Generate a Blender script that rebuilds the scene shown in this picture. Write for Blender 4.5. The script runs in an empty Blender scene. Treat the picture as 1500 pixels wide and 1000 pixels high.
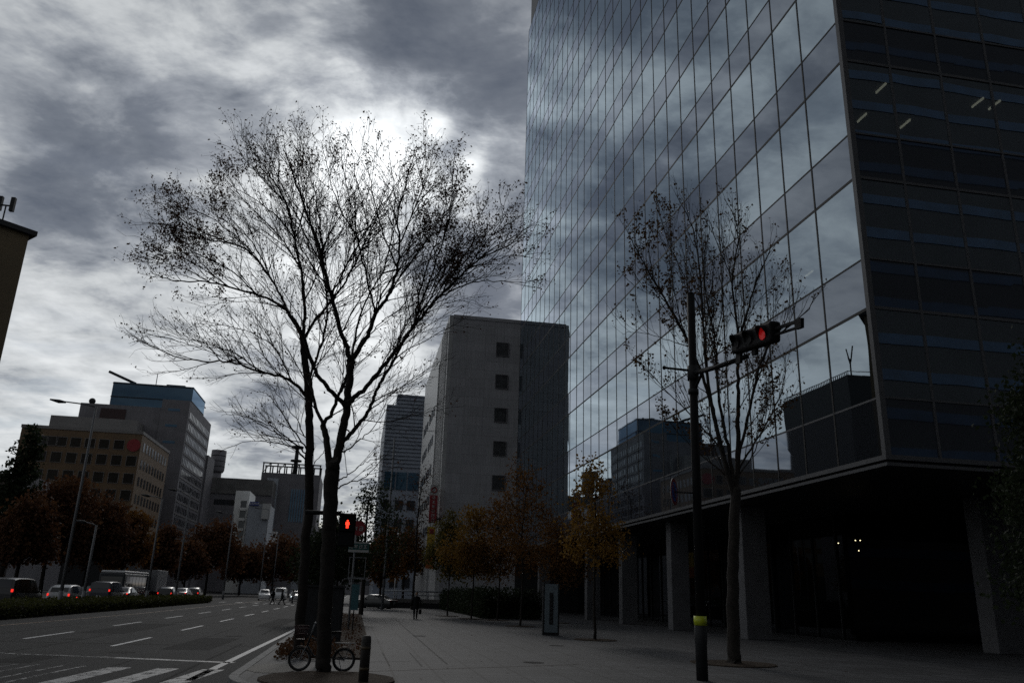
import bpy, bmesh, math, random
import numpy as np
from mathutils import Vector, Matrix, kdtree
R = math.radians
random.seed(7)
scn = bpy.context.scene
COL = scn.collection

# ------------------------------------------------------------------ camera model
F_PX = 1180.0
_yaw, _pitch, _roll = R(10.00185589), R(17.49049585), R(1.78057903)
fw = Vector((math.sin(_yaw) * math.cos(_pitch), math.cos(_yaw) * math.cos(_pitch), math.sin(_pitch)))
r0 = Vector((math.cos(_yaw), -math.sin(_yaw), 0))
u0 = r0.cross(fw)
rt = r0 * math.cos(_roll) + u0 * math.sin(_roll)
up = u0 * math.cos(_roll) - r0 * math.sin(_roll)
EYE = Vector((0, 0, 1.6))

def ray(u, v):
    return rt * ((u - 750) / F_PX) - up * ((v - 500) / F_PX) + fw
def atY(u, v, Y):
    d = ray(u, v); return EYE + d * (Y / d.y)
def atX(u, v, X):
    d = ray(u, v); return EYE + d * (X / d.x)
def gnd(u, v, z=0.0):
    d = ray(u, v); return EYE + d * ((z - 1.6) / d.z)
def proj(P):
    q = Vector(P) - EYE; w = q.dot(fw)
    return 750 + F_PX * q.dot(rt) / w, 500 - F_PX * q.dot(up) / w, w

cam_d = bpy.data.cameras.new('camera'); cam = bpy.data.objects.new('camera', cam_d); COL.objects.link(cam)
cam.matrix_world = Matrix(((rt.x, up.x, -fw.x, EYE.x), (rt.y, up.y, -fw.y, EYE.y), (rt.z, up.z, -fw.z, EYE.z), (0, 0, 0, 1)))
cam_d.sensor_width = 36; cam_d.lens = 36 * F_PX / 1500; cam_d.clip_start = 0.1; cam_d.clip_end = 5000
scn.camera = cam

# ------------------------------------------------------------------ materials
def new_mat(name):
    m = bpy.data.materials.new(name); m.use_nodes = True
    return m, m.node_tree, m.node_tree.nodes['Principled BSDF']

def pmat(name, col, rough=0.6, var=0.25, scale=3.0, spec=0.5, metal=0.0, bump=0.0, bscale=40.0, stain=0.0):
    """principled with noise-varied colour (object space)"""
    m, nt, b = new_mat(name); L = nt.links.new
    b.inputs['Roughness'].default_value = rough
    b.inputs['Metallic'].default_value = metal
    b.inputs['Specular IOR Level'].default_value = spec
    tc = nt.nodes.new('ShaderNodeTexCoord')
    n = nt.nodes.new('ShaderNodeTexNoise'); n.inputs['Scale'].default_value = scale; n.inputs['Detail'].default_value = 6
    L(tc.outputs['Object'], n.inputs['Vector'])
    cr = nt.nodes.new('ShaderNodeValToRGB')
    cr.color_ramp.elements[0].position = 0.3; cr.color_ramp.elements[1].position = 0.7
    cr.color_ramp.elements[0].color = tuple(c * (1 - var) for c in col) + (1,)
    cr.color_ramp.elements[1].color = tuple(min(1, c * (1 + var)) for c in col) + (1,)
    L(n.outputs['Fac'], cr.inputs['Fac']); L(cr.outputs['Color'], b.inputs['Base Color'])
    if bump:
        n2 = nt.nodes.new('ShaderNodeTexNoise'); n2.inputs['Scale'].default_value = bscale; n2.inputs['Detail'].default_value = 4
        L(tc.outputs['Object'], n2.inputs['Vector'])
        bp = nt.nodes.new('ShaderNodeBump'); bp.inputs['Strength'].default_value = bump; bp.inputs['Distance'].default_value = 0.02
        L(n2.outputs['Fac'], bp.inputs['Height']); L(bp.outputs['Normal'], b.inputs['Normal'])
    return m

def emat(name, col, strength):
    m, nt, b = new_mat(name)
    b.inputs['Base Color'].default_value = (*col, 1)
    b.inputs['Emission Color'].default_value = (*col, 1); b.inputs['Emission Strength'].default_value = strength
    return m

def glass_mat(name, ior, base, tint, trans, rough=0.0):
    """coated facade glass: fresnel mirror over a dark, partly see-through pane"""
    m = bpy.data.materials.new(name); m.use_nodes = True; nt = m.node_tree; L = nt.links.new
    nt.nodes.clear()
    out = nt.nodes.new('ShaderNodeOutputMaterial')
    fr = nt.nodes.new('ShaderNodeFresnel'); fr.inputs['IOR'].default_value = ior
    gl = nt.nodes.new('ShaderNodeBsdfGlossy'); gl.inputs['Color'].default_value = (*tint, 1); gl.inputs['Roughness'].default_value = rough
    tr = nt.nodes.new('ShaderNodeBsdfTransparent'); tr.inputs['Color'].default_value = (*trans, 1)
    df = nt.nodes.new('ShaderNodeBsdfDiffuse'); df.inputs['Color'].default_value = (*base, 1)
    tc = nt.nodes.new('ShaderNodeTexCoord')
    nz = nt.nodes.new('ShaderNodeTexNoise'); nz.inputs['Scale'].default_value = 0.35; nz.inputs['Detail'].default_value = 1
    bp = nt.nodes.new('ShaderNodeBump'); bp.inputs['Strength'].default_value = 0.06; bp.inputs['Distance'].default_value = 0.05
    L(tc.outputs['Object'], nz.inputs['Vector']); L(nz.outputs['Fac'], bp.inputs['Height'])
    L(bp.outputs['Normal'], gl.inputs['Normal'])
    m1 = nt.nodes.new('ShaderNodeMixShader'); m1.inputs[0].default_value = 0.35
    L(tr.outputs[0], m1.inputs[1]); L(df.outputs[0], m1.inputs[2])
    m2 = nt.nodes.new('ShaderNodeMixShader')
    # coated glass: reflectance climbs faster towards grazing than bare fresnel
    lw = nt.nodes.new('ShaderNodeLayerWeight'); lw.inputs['Blend'].default_value = 0.5
    pw = nt.nodes.new('ShaderNodeMath'); pw.operation = 'POWER'; L(lw.outputs['Facing'], pw.inputs[0]); pw.inputs[1].default_value = 3.0
    sc = nt.nodes.new('ShaderNodeMath'); sc.operation = 'MULTIPLY_ADD'; sc.use_clamp = True; L(pw.outputs[0], sc.inputs[0]); sc.inputs[1].default_value = 0.32; L(fr.outputs[0], sc.inputs[2])
    L(sc.outputs[0], m2.inputs[0]); L(m1.outputs[0], m2.inputs[1]); L(gl.outputs[0], m2.inputs[2])
    L(m2.outputs[0], out.inputs['Surface'])
    return m

def leaf_mat(name, cols, scale=2.0):
    m, nt, b = new_mat(name); L = nt.links.new
    b.inputs['Roughness'].default_value = 0.7; b.inputs['Specular IOR Level'].default_value = 0.25
    tc = nt.nodes.new('ShaderNodeTexCoord')
    n = nt.nodes.new('ShaderNodeTexNoise'); n.inputs['Scale'].default_value = scale; n.inputs['Detail'].default_value = 8; n.inputs['Roughness'].default_value = 0.8
    L(tc.outputs['Object'], n.inputs['Vector'])
    cr = nt.nodes.new('ShaderNodeValToRGB'); el = cr.color_ramp.elements
    k = len(cols)
    while len(el) < k: el.new(0.5)
    for i, c in enumerate(cols):
        el[i].position = 0.3 + 0.4 * i / max(1, k - 1); el[i].color = (*c, 1)
    L(n.outputs['Fac'], cr.inputs['Fac']); L(cr.outputs['Color'], b.inputs['Base Color'])
    tl = nt.nodes.new('ShaderNodeBsdfTranslucent'); L(cr.outputs['Color'], tl.inputs['Color'])
    ms = nt.nodes.new('ShaderNodeMixShader'); ms.inputs[0].default_value = 0.4
    out = [q for q in nt.nodes if q.type == 'OUTPUT_MATERIAL'][0]
    L(b.outputs[0], ms.inputs[1]); L(tl.outputs[0], ms.inputs[2]); L(ms.outputs[0], out.inputs['Surface'])
    return m

M = {}
M['bark'] = pmat('bark', (0.018, 0.015, 0.013), 0.85, 0.35, 8, 0.2, bump=0.6, bscale=25)
M['bark2'] = pmat('bark_grey', (0.028, 0.024, 0.021), 0.85, 0.35, 8, 0.2, bump=0.6, bscale=25)
M['leaf_dry'] = leaf_mat('dry_zelkova_leaf', [(0.035, 0.02, 0.012), (0.07, 0.033, 0.015), (0.10, 0.05, 0.02)])
M['leaf_rust'] = leaf_mat('rust_leaf', [(0.07, 0.032, 0.010), (0.14, 0.064, 0.015), (0.20, 0.10, 0.025)])
M['leaf_amber'] = leaf_mat('amber_leaf', [(0.11, 0.06, 0.013), (0.21, 0.115, 0.02), (0.30, 0.17, 0.035)])
M['leaf_olive'] = leaf_mat('olive_leaf', [(0.05, 0.045, 0.012), (0.10, 0.085, 0.02), (0.16, 0.12, 0.03)])
M['leaf_red'] = leaf_mat('red_brown_leaf', [(0.05, 0.026, 0.014), (0.10, 0.045, 0.021), (0.14, 0.066, 0.026)], 0.7)
M['leaf_green'] = leaf_mat('evergreen_leaf', [(0.012, 0.02, 0.010), (0.022, 0.032, 0.014), (0.035, 0.045, 0.018)])
M['leaf_hedge'] = leaf_mat('hedge_leaf', [(0.02, 0.024, 0.008), (0.045, 0.05, 0.014), (0.075, 0.075, 0.018)])
M['black'] = pmat('black_paint', (0.008, 0.008, 0.009), 0.7, 0.2, 6, 0.15)
M['dark'] = pmat('dark_grey_metal', (0.022, 0.023, 0.025), 0.65, 0.2, 6, 0.25)
M['steel'] = pmat('galvanised_steel', (0.15, 0.155, 0.165), 0.6, 0.15, 6)
M['pole_grey'] = pmat('pole_grey_paint', (0.16, 0.165, 0.175), 0.55, 0.15, 6)
M['white'] = pmat('white_paint', (0.7, 0.7, 0.7), 0.5, 0.06, 4)
M['offwhite'] = pmat('dull_white', (0.42, 0.42, 0.41), 0.6, 0.1, 4)
M['rubber'] = pmat('rubber', (0.012, 0.012, 0.012), 0.8, 0.2, 10)
M['chrome'] = pmat('chrome', (0.5, 0.5, 0.52), 0.25, 0.05, 6, metal=1.0)
M['carglass'] = pmat('tinted_car_glass', (0.008, 0.009, 0.010), 0.06, 0.1, 3, 0.8)
M['red_lamp'] = emat('lit_red_lamp', (1.0, 0.03, 0.02), 1.0)
M['red_dim'] = emat('dim_red_lens', (0.85, 0.006, 0.006), 0.09)
M['red_man'] = emat('red_man_lamp', (1.0, 0.035, 0.015), 2.6)
M['head_lamp'] = emat('lit_headlamp', (0.85, 0.95, 1.0), 3.0)
M['tube'] = emat('fluorescent_tube', (1.0, 0.93, 0.68), 0.75)
M['downlight'] = emat('warm_downlight', (1.0, 0.85, 0.5), 2.5)
M['soil'] = pmat('bare_soil', (0.055, 0.042, 0.032), 0.95, 0.5, 12, 0.1, bump=0.8, bscale=30)
M['red_sign'] = pmat('red_sign_paint', (0.24, 0.016, 0.022), 0.5, 0.15, 5)
M['blue_sign'] = pmat('blue_sign_paint', (0.02, 0.04, 0.22), 0.45, 0.15, 5)
M['yellow_sign'] = pmat('yellow_sign_paint', (0.42, 0.28, 0.03), 0.5, 0.2, 5)
M['orange_sign'] = pmat('orange_sign_paint', (0.35, 0.09, 0.02), 0.5, 0.2, 5)
M['teal_sign'] = pmat('teal_sign_paint', (0.02, 0.09, 0.085), 0.5, 0.15, 5)
M['skin'] = pmat('skin', (0.28, 0.17, 0.12), 0.6, 0.1, 20)
M['dark_lens'] = pmat('unlit_lens', (0.010, 0.010, 0.011), 0.6, 0.2, 6, 0.1)
M['hair'] = pmat('black_hair', (0.01, 0.009, 0.009), 0.6, 0.2, 30)
M['cloth_black'] = pmat('black_wool', (0.012, 0.012, 0.014), 0.9, 0.25, 20, 0.15)
M['cloth_grey'] = pmat('grey_cloth', (0.06, 0.06, 0.065), 0.9, 0.25, 20, 0.15)
M['cloth_white'] = pmat('white_cotton', (0.6, 0.6, 0.6), 0.9, 0.1, 20, 0.15)

# ------------------------------------------------------------------ mesh builder
class MB:
    def __init__(s): s.v = []; s.f = []; s.mi = []; s.cur = 0; s.smooth = []; s.sm = False
    def add(s, vs, fs):
        o = len(s.v); s.v.extend([tuple(p) for p in vs])
        for f in fs:
            s.f.append(tuple(o + i for i in f)); s.mi.append(s.cur); s.smooth.append(s.sm)
        return s
    def box(s, a, b, rz=0.0, piv=None):
        (x0, y0, z0), (x1, y1, z1) = a, b
        vs = [(x0, y0, z0), (x1, y0, z0), (x1, y1, z0), (x0, y1, z0), (x0, y0, z1), (x1, y0, z1), (x1, y1, z1), (x0, y1, z1)]
        if rz:
            px, py = piv or (0, 0); c, q = math.cos(rz), math.sin(rz)
            vs = [(px + (x - px) * c - (y - py) * q, py + (x - px) * q + (y - py) * c, z) for x, y, z in vs]
        return s.add(vs, [(0, 3, 2, 1), (4, 5, 6, 7), (0, 1, 5, 4), (1, 2, 6, 5), (2, 3, 7, 6), (3, 0, 4, 7)])
    def cbox(s, c, d, rz=0.0):
        return s.box((c[0] - d[0] / 2, c[1] - d[1] / 2, c[2] - d[2] / 2), (c[0] + d[0] / 2, c[1] + d[1] / 2, c[2] + d[2] / 2), rz, (c[0], c[1]))
    def tube(s, pts, rad, n=8, cap=True):
        pts = [Vector(p) for p in pts]; k = len(pts)
        if not hasattr(rad, '__len__'): rad = [rad] * k
        o = len(s.v); prev = None
        for i, p in enumerate(pts):
            t = (pts[min(i + 1, k - 1)] - pts[max(i - 1, 0)])
            if t.length < 1e-9: t = Vector((0, 0, 1))
            t.normalize()
            if prev is None:
                a = Vector((1, 0, 0)) if abs(t.x) < 0.8 else Vector((0, 1, 0))
                nrm = (a - t * a.dot(t)).normalized()
            else:
                nrm = prev - t * prev.dot(t)
                nrm = nrm.normalized() if nrm.length > 1e-6 else Vector((1, 0, 0))
            prev = nrm; bn = t.cross(nrm)
            for j in range(n):
                a = 2 * math.pi * j / n
                q = p + nrm * (rad[i] * math.cos(a)) + bn * (rad[i] * math.sin(a))
                s.v.append((q.x, q.y, q.z))
        for i in range(k - 1):
            for j in range(n):
                j2 = (j + 1) % n
                s.f.append((o + i * n + j, o + i * n + j2, o + (i + 1) * n + j2, o + (i + 1) * n + j)); s.mi.append(s.cur); s.smooth.append(True)
        if cap:
            s.f.append(tuple(o + j for j in reversed(range(n)))); s.mi.append(s.cur); s.smooth.append(False)
            s.f.append(tuple(o + (k - 1) * n + j for j in range(n))); s.mi.append(s.cur); s.smooth.append(False)
        return s
    def torus(s, c, ax, Rr, r, n=28, m=8):
        c = Vector(c); ax = Vector(ax).normalized()
        a = Vector((0, 0, 1)) if abs(ax.z) < 0.8 else Vector((1, 0, 0))
        e1 = (a - ax * a.dot(ax)).normalized(); e2 = ax.cross(e1); o = len(s.v)
        for i in range(n):
            t = 2 * math.pi * i / n; d = e1 * math.cos(t) + e2 * math.sin(t)
            for j in range(m):
                q = 2 * math.pi * j / m; p = c + d * (Rr + r * math.cos(q)) + ax * (r * math.sin(q)); s.v.append(tuple(p))
        for i in range(n):
            for j in range(m):
                s.f.append((o + i * m + j, o + ((i + 1) % n) * m + j, o + ((i + 1) % n) * m + (j + 1) % m, o + i * m + (j + 1) % m)); s.mi.append(s.cur); s.smooth.append(True)
        return s
    def ell(s, c, r, n=14, m=9):
        c = Vector(c); o = len(s.v)
        for i in range(m + 1):
            th = math.pi * i / m
            for j in range(n):
                ph = 2 * math.pi * j / n
                s.v.append((c.x + r[0] * math.sin(th) * math.cos(ph), c.y + r[1] * math.sin(th) * math.sin(ph), c.z + r[2] * math.cos(th)))
        for i in range(m):
            for j in range(n):
                s.f.append((o + i * n + j, o + (i + 1) * n + j, o + (i + 1) * n + (j + 1) % n, o + i * n + (j + 1) % n)); s.mi.append(s.cur); s.smooth.append(True)
        return s
    def disc(s, c, ax, r, t, n=24):
        ax = Vector(ax).normalized(); c = Vector(c)
        return s.tube([c - ax * t / 2, c + ax * t / 2], r, n)
    def poly(s, pts): return s.add(pts, [tuple(range(len(pts)))])
    def prism(s, pts, z0, z1):
        n = len(pts)
        vs = [(x, y, z0) for x, y in pts] + [(x, y, z1) for x, y in pts]
        return s.add(vs, [tuple(reversed(range(n))), tuple(range(n, 2 * n))] + [(i, (i + 1) % n, n + (i + 1) % n, n + i) for i in range(n)])
    def build(s, name, mats, parent=None, bevel=0.0, local=False):
        if not isinstance(mats, (list, tuple)): mats = [mats]
        me = bpy.data.meshes.new(name)
        v = s.v
        if parent is not None and not local:
            b = parent
            off = Vector((0, 0, 0))
            while b is not None: off += b.location; b = b.parent
            v = [(x - off.x, y - off.y, z - off.z) for x, y, z in v]
        me.from_pydata(v, [], s.f); 
        for m in mats: me.materials.append(m)
        me.polygons.foreach_set('material_index', s.mi)
        me.polygons.foreach_set('use_smooth', s.smooth)
        me.update()
        o = bpy.data.objects.new(name, me); COL.objects.link(o)
        if parent is not None: o.parent = parent
        if bevel:
            md = o.modifiers.new('bevel', 'BEVEL'); md.width = bevel; md.segments = 2; md.limit_method = 'ANGLE'
        return o

def tag(o, label, cat, group=None, kind=None):
    if label: o['label'] = label
    if cat: o['category'] = cat
    if group: o['group'] = group
    if kind: o['kind'] = kind
    return o
def thing(name, label, cat, loc=(0, 0, 0), group=None, rz=0.0):
    o = bpy.data.objects.new(name, None); COL.objects.link(o); o.location = loc; o.rotation_euler = (0, 0, rz)
    o.empty_display_size = 0.3
    return tag(o, label, cat, group)
def struct(name, mb, m):
    o = mb.build(name, m); o['kind'] = 'structure'; return o
# ------------------------------------------------------------------ sky and sun
SUN = ray(580, 250).normalized()
sun_el = math.asin(SUN.z); sun_az = math.atan2(SUN.x, SUN.y)
W = bpy.data.worlds.new('World'); scn.world = W; W.use_nodes = True
nt = W.node_tree; nt.nodes.clear(); L = nt.links.new
def nd(t, **kw):
    n = nt.nodes.new(t)
    for k, v in kw.items(): setattr(n, k, v)
    return n
def mth(op, a, b=None, c=None, clamp=False):
    n = nd('ShaderNodeMath', operation=op); n.use_clamp = clamp
    for i, x in enumerate((a, b, c)):
        if x is None: continue
        if isinstance(x, (int, float)): n.inputs[i].default_value = x
        else: L(x, n.inputs[i])
    return n.outputs[0]
tc = nd('ShaderNodeTexCoord'); D = tc.outputs['Generated']
nrm = nd('ShaderNodeVectorMath', operation='NORMALIZE'); L(D, nrm.inputs[0]); D = nrm.outputs[0]
sp = nd('ShaderNodeSeparateXYZ'); L(D, sp.inputs[0])
zc = mth('ADD', mth('MAXIMUM', sp.outputs['Z'], 0.0), 0.16)
u = mth('DIVIDE', sp.outputs['X'], zc); v = mth('DIVIDE', sp.outputs['Y'], zc)
cb = nd('ShaderNodeCombineXYZ'); L(u, cb.inputs[0]); L(v, cb.inputs[1]); cb.inputs[2].default_value = 3.7
def noise(scale, detail, rough, dist, off=(0, 0, 0), rot=0.0, st=(1, 1, 1)):
    mp = nd('ShaderNodeMapping'); mp.inputs['Location'].default_value = off; mp.inputs['Rotation'].default_value = (0, 0, rot); mp.inputs['Scale'].default_value = st
    L(cb.outputs[0], mp.inputs['Vector'])
    n = nd('ShaderNodeTexNoise'); n.inputs['Scale'].default_value = scale; n.inputs['Detail'].default_value = detail
    n.inputs['Roughness'].default_value = rough; n.inputs['Distortion'].default_value = dist
    L(mp.outputs[0], n.inputs['Vector']); return n.outputs['Fac']
n1 = noise(1.7, 7, 0.55, 0.45, (1.3, 0.4, 0), R(25), (1, 1.15, 1))
n2 = noise(4.3, 7, 0.58, 0.35, (0.2, 5.1, 0), R(20), (1, 1.1, 1))
n3 = noise(11.0, 5, 0.62, 0.2, (3.2, 1.1, 0), R(20), (1, 1.3, 1))
dens = mth('ADD', mth('ADD', mth('MULTIPLY', n1, 0.52), mth('MULTIPLY', n2, 0.54)), mth('MULTIPLY', mth('SUBTRACT', n3, 0.72), 0.20))
def blob(px, py, rad, amp, mirror=False):
    d = ray(px, py).normalized()
    w = (rad / F_PX) ** 2 / 2
    dt = nd('ShaderNodeVectorMath', operation='DOT_PRODUCT'); L(D, dt.inputs[0]); dt.inputs[1].default_value = d
    e = mth('MULTIPLY', mth('SUBTRACT', dt.outputs['Value'], 1.0), 1.0 / w)
    return mth('MULTIPLY', mth('EXPONENT', e), amp)
# large cloud masses of this particular sky (positive: thick and dark, negative: thin and bright)
BLOBS = [(150, 230, 190, .10), (330, 120, 100, .07), (90, 300, 90, .08), (60, 60, 90, -.03), (300, 40, 90, -.06), (740, 130, 55, .15), (745, 280, 60, .15),
         (570, 15, 80, .13), (720, 400, 80, .12), (600, 350, 60, .08), (390, 590, 60, .09), (470, 90, 90, -.13),
         (640, 180, 26, -.05), (600, 150, 60, .04), (560, 258, 60, -.27), (690, 170, 40, .06), (590, 300, 24, .10), (470, 320, 110, -.15), (620, 240, 30, -.06), (80, 430, 140, -.06), (120, 560, 200, -.12),
         (560, 490, 90, -.14), (480, 600, 110, -.10), (690, 235, 22, -.18), (330, 450, 110, -.08), (640, 185, 22, -.10)]
lft = nd('ShaderNodeMapRange'); lft.interpolation_type = 'SMOOTHSTEP'; lft.inputs['From Min'].default_value = -0.32; lft.inputs['From Max'].default_value = -0.62
lft.inputs['To Min'].default_value = 0.0; lft.inputs['To Max'].default_value = 1.0; L(sp.outputs['X'], lft.inputs['Value'])
# the cloud deck thins out to an even veil on the left of the road
dens = mth('ADD', dens, mth('MULTIPLY', lft.outputs[0], mth('MULTIPLY', mth('SUBTRACT', 0.395, dens), 0.62)))
for b in BLOBS: dens = mth('ADD', dens, blob(*b))
ramp = nd('ShaderNodeValToRGB'); el = ramp.color_ramp.elements
for _ in range(3): el.new(0.5)
for i, (p, c) in enumerate([(0.26, (.66, .68, .69)), (0.42, (.44, .46, .475)), (0.50, (.26, .28, .31)), (0.585, (.145, .163, .195)), (0.72, (.084, .100, .132))]):
    el[i].position = p; el[i].color = (*c, 1)
L(dens, ramp.inputs['Fac'])
# sunlight coming through the thin parts
sd = nd('ShaderNodeVectorMath', operation='DOT_PRODUCT'); L(D, sd.inputs[0]); sd.inputs[1].default_value = SUN
c1 = mth('SUBTRACT', sd.outputs['Value'], 1.0)
g1 = mth('MULTIPLY', mth('EXPONENT', mth('MULTIPLY', c1, 1 / 0.008)), 0.55)
g2 = mth('MULTIPLY', mth('EXPONENT', mth('MULTIPLY', c1, 1 / 0.05)), 0.26)
thin = nd('ShaderNodeMapRange'); thin.inputs['From Min'].default_value = 0.62; thin.inputs['From Max'].default_value = 0.36
L(dens, thin.inputs['Value'])
boost = mth('ADD', mth('MULTIPLY', mth('ADD', g1, g2), mth('ADD', mth('MULTIPLY', thin.outputs[0], 0.9), 0.1)), 1.0)
away = nd('ShaderNodeMapRange'); away.inputs['From Min'].default_value = -0.55; away.inputs['From Max'].default_value = 0.55
away.inputs['To Min'].default_value = 0.58; away.inputs['To Max'].default_value = 1.0; away.interpolation_type = 'SMOOTHSTEP'
L(sp.outputs['Y'], away.inputs['Value'])
zen = nd('ShaderNodeMapRange'); zen.inputs['From Min'].default_value = 0.55; zen.inputs['From Max'].default_value = 1.0
zen.inputs['To Min'].default_value = 1.0; zen.inputs['To Max'].default_value = 0.45
L(sp.outputs['Z'], zen.inputs['Value'])
boost = mth('MULTIPLY', mth('MULTIPLY', boost, away.outputs[0]), zen.outputs[0])
cl = nd('ShaderNodeVectorMath', operation='SCALE'); L(ramp.outputs['Color'], cl.inputs[0]); L(mth('MULTIPLY', boost, 11.8), cl.inputs['Scale'])
sky = nd('ShaderNodeTexSky'); sky.sky_type = 'NISHITA'; sky.sun_disc = False
sky.sun_elevation = sun_el; sky.sun_rotation = sun_az; sky.air_density = 1.0; sky.dust_density = 0.6; sky.ozone_density = 2.0
sk = nd('ShaderNodeVectorMath', operation='SCALE'); L(sky.outputs[0], sk.inputs[0]); sk.inputs['Scale'].default_value = 0.45
# gaps of blue between the clouds, low in the sky
gap = noise(2.6, 5, 0.6, 0.4, (7.7, 2.2, 0), 0.3, (1, 1.8, 1))
gm = nd('ShaderNodeMapRange'); gm.inputs['From Min'].default_value = 0.50; gm.inputs['From Max'].default_value = 0.66
gm.inputs['To Min'].default_value = 0.06; gm.inputs['To Max'].default_value = 0.55
L(gap, gm.inputs['Value'])
low = nd('ShaderNodeMapRange'); low.inputs['From Min'].default_value = 0.30; low.inputs['From Max'].default_value = 0.16
L(sp.outputs['Z'], low.inputs['Value'])
mx = nd('ShaderNodeMix'); mx.data_type = 'RGBA'
L(mth('MULTIPLY', gm.outputs[0], mth('ADD', mth('MULTIPLY', low.outputs[0], 0.8), 0.2), clamp=True), mx.inputs['Factor'])
L(cl.outputs[0], mx.inputs[6]); L(sk.outputs[0], mx.inputs[7])
bg = nd('ShaderNodeBackground'); bg.inputs['Strength'].default_value = 0.1
L(mx.outputs[2], bg.inputs['Color'])
wo = nd('ShaderNodeOutputWorld'); L(bg.outputs[0], wo.inputs['Surface'])

sl = bpy.data.lights.new('sun', 'SUN'); sl.energy = 0.5; sl.angle = R(14); sl.color = (1.0, 0.97, 0.93)
so = bpy.data.objects.new('sun', sl); COL.objects.link(so); so.location = (0, 60, 80)
so.rotation_euler = (-SUN).to_track_quat('-Z', 'Y').to_euler()
# ------------------------------------------------------------------ ground
ROADZ = -0.12
def sheet(name, x0, x1, y0, y1, z, m, kind='structure'):
    mb = MB(); mb.add([(x0, y0, z), (x1, y0, z), (x1, y1, z), (x0, y1, z)], [(0, 1, 2, 3)])
    o = mb.build(name, m); o['kind'] = kind; return o
M['earth'] = pmat('city_ground', (0.05, 0.05, 0.05), 0.9, 0.3, 0.05)
def asphalt():
    m = pmat('asphalt', (0.018, 0.0182, 0.019), 0.85, 0.28, 0.45, 0.15, bump=0.5, bscale=60)
    nt = m.node_tree; L = nt.links.new; b = nt.nodes['Principled BSDF']
    cr = [n for n in nt.nodes if n.type == 'VALTORGB'][0]
    tc = [n for n in nt.nodes if n.type == 'TEX_COORD'][0]
    # wear streaks along the lanes and fine aggregate
    mp = nt.nodes.new('ShaderNodeMapping'); mp.inputs['Scale'].default_value = (1.6, 0.02, 1)
    n = nt.nodes.new('ShaderNodeTexNoise'); n.inputs['Scale'].default_value = 1.0; n.inputs['Detail'].default_value = 4
    L(tc.outputs['Object'], mp.inputs['Vector']); L(mp.outputs[0], n.inputs['Vector'])
    n2 = nt.nodes.new('ShaderNodeTexNoise'); n2.inputs['Scale'].default_value = 22; n2.inputs['Detail'].default_value = 3
    L(tc.outputs['Object'], n2.inputs['Vector'])
    ad = nt.nodes.new('ShaderNodeMath'); ad.operation = 'ADD'; L(n.outputs['Fac'], ad.inputs[0]); L(n2.outputs['Fac'], ad.inputs[1])
    mr = nt.nodes.new('ShaderNodeMapRange'); mr.inputs['From Min'].default_value = 0.6; mr.inputs['From Max'].default_value = 1.4
    mr.inputs['To Min'].default_value = 0.6; mr.inputs['To Max'].default_value = 1.45; L(ad.outputs[0], mr.inputs['Value'])
    sc = nt.nodes.new('ShaderNodeVectorMath'); sc.operation = 'SCALE'
    L(cr.outputs['Color'], sc.inputs[0]); L(mr.outputs[0], sc.inputs['Scale']); L(sc.outputs[0], b.inputs['Base Color'])
    return m
def paving():
    m, nt, b = new_mat('stone_paving'); L = nt.links.new
    tc = nt.nodes.new('ShaderNodeTexCoord')
    br = nt.nodes.new('ShaderNodeTexBrick'); br.inputs['Scale'].default_value = 1.0
    br.inputs['Brick Width'].default_value = 0.9; br.inputs['Row Height'].default_value = 0.6; br.offset = 0.0; br.inputs['Mortar Size'].default_value = 0.028
    br.inputs['Color1'].default_value = (0.048, 0.0483, 0.051, 1); br.inputs['Color2'].default_value = (0.066, 0.0663, 0.070, 1)
    br.inputs['Mortar'].default_value = (0.012, 0.0115, 0.012, 1); br.inputs['Bias'].default_value = -0.1
    L(tc.outputs['Object'], br.inputs['Vector'])
    n = nt.nodes.new('ShaderNodeTexNoise'); n.inputs['Scale'].default_value = 0.5; n.inputs['Detail'].default_value = 10; n.inputs['Roughness'].default_value = 0.65
    L(tc.outputs['Object'], n.inputs['Vector'])
    n3 = nt.nodes.new('ShaderNodeTexNoise'); n3.inputs['Scale'].default_value = 35; n3.inputs['Detail'].default_value = 4
    L(tc.outputs['Object'], n3.inputs['Vector'])
    ad = nt.nodes.new('ShaderNodeMath'); ad.operation = 'ADD'; L(n.outputs['Fac'], ad.inputs[0]); L(n3.outputs['Fac'], ad.inputs[1])
    mr = nt.nodes.new('ShaderNodeMapRange'); mr.inputs['From Min'].default_value = 0.6; mr.inputs['From Max'].default_value = 1.4
    mr.inputs['To Min'].default_value = 0.45; mr.inputs['To Max'].default_value = 1.55; L(ad.outputs[0], mr.inputs['Value'])
    sc = nt.nodes.new('ShaderNodeVectorMath'); sc.operation = 'SCALE'
    L(br.outputs['Color'], sc.inputs[0]); L(mr.outputs[0], sc.inputs['Scale']); L(sc.outputs[0], b.inputs['Base Color'])
    b.inputs['Roughness'].default_value = 0.75; b.inputs['Specular IOR Level'].default_value = 0.25
    bp = nt.nodes.new('ShaderNodeBump'); bp.inputs['Strength'].default_value = 0.4; bp.inputs['Distance'].default_value = 0.01
    L(n3.outputs['Fac'], bp.inputs['Height']); L(bp.outputs['Normal'], b.inputs['Normal'])
    return m
M['asphalt'] = asphalt(); M['paving'] = paving()
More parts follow.
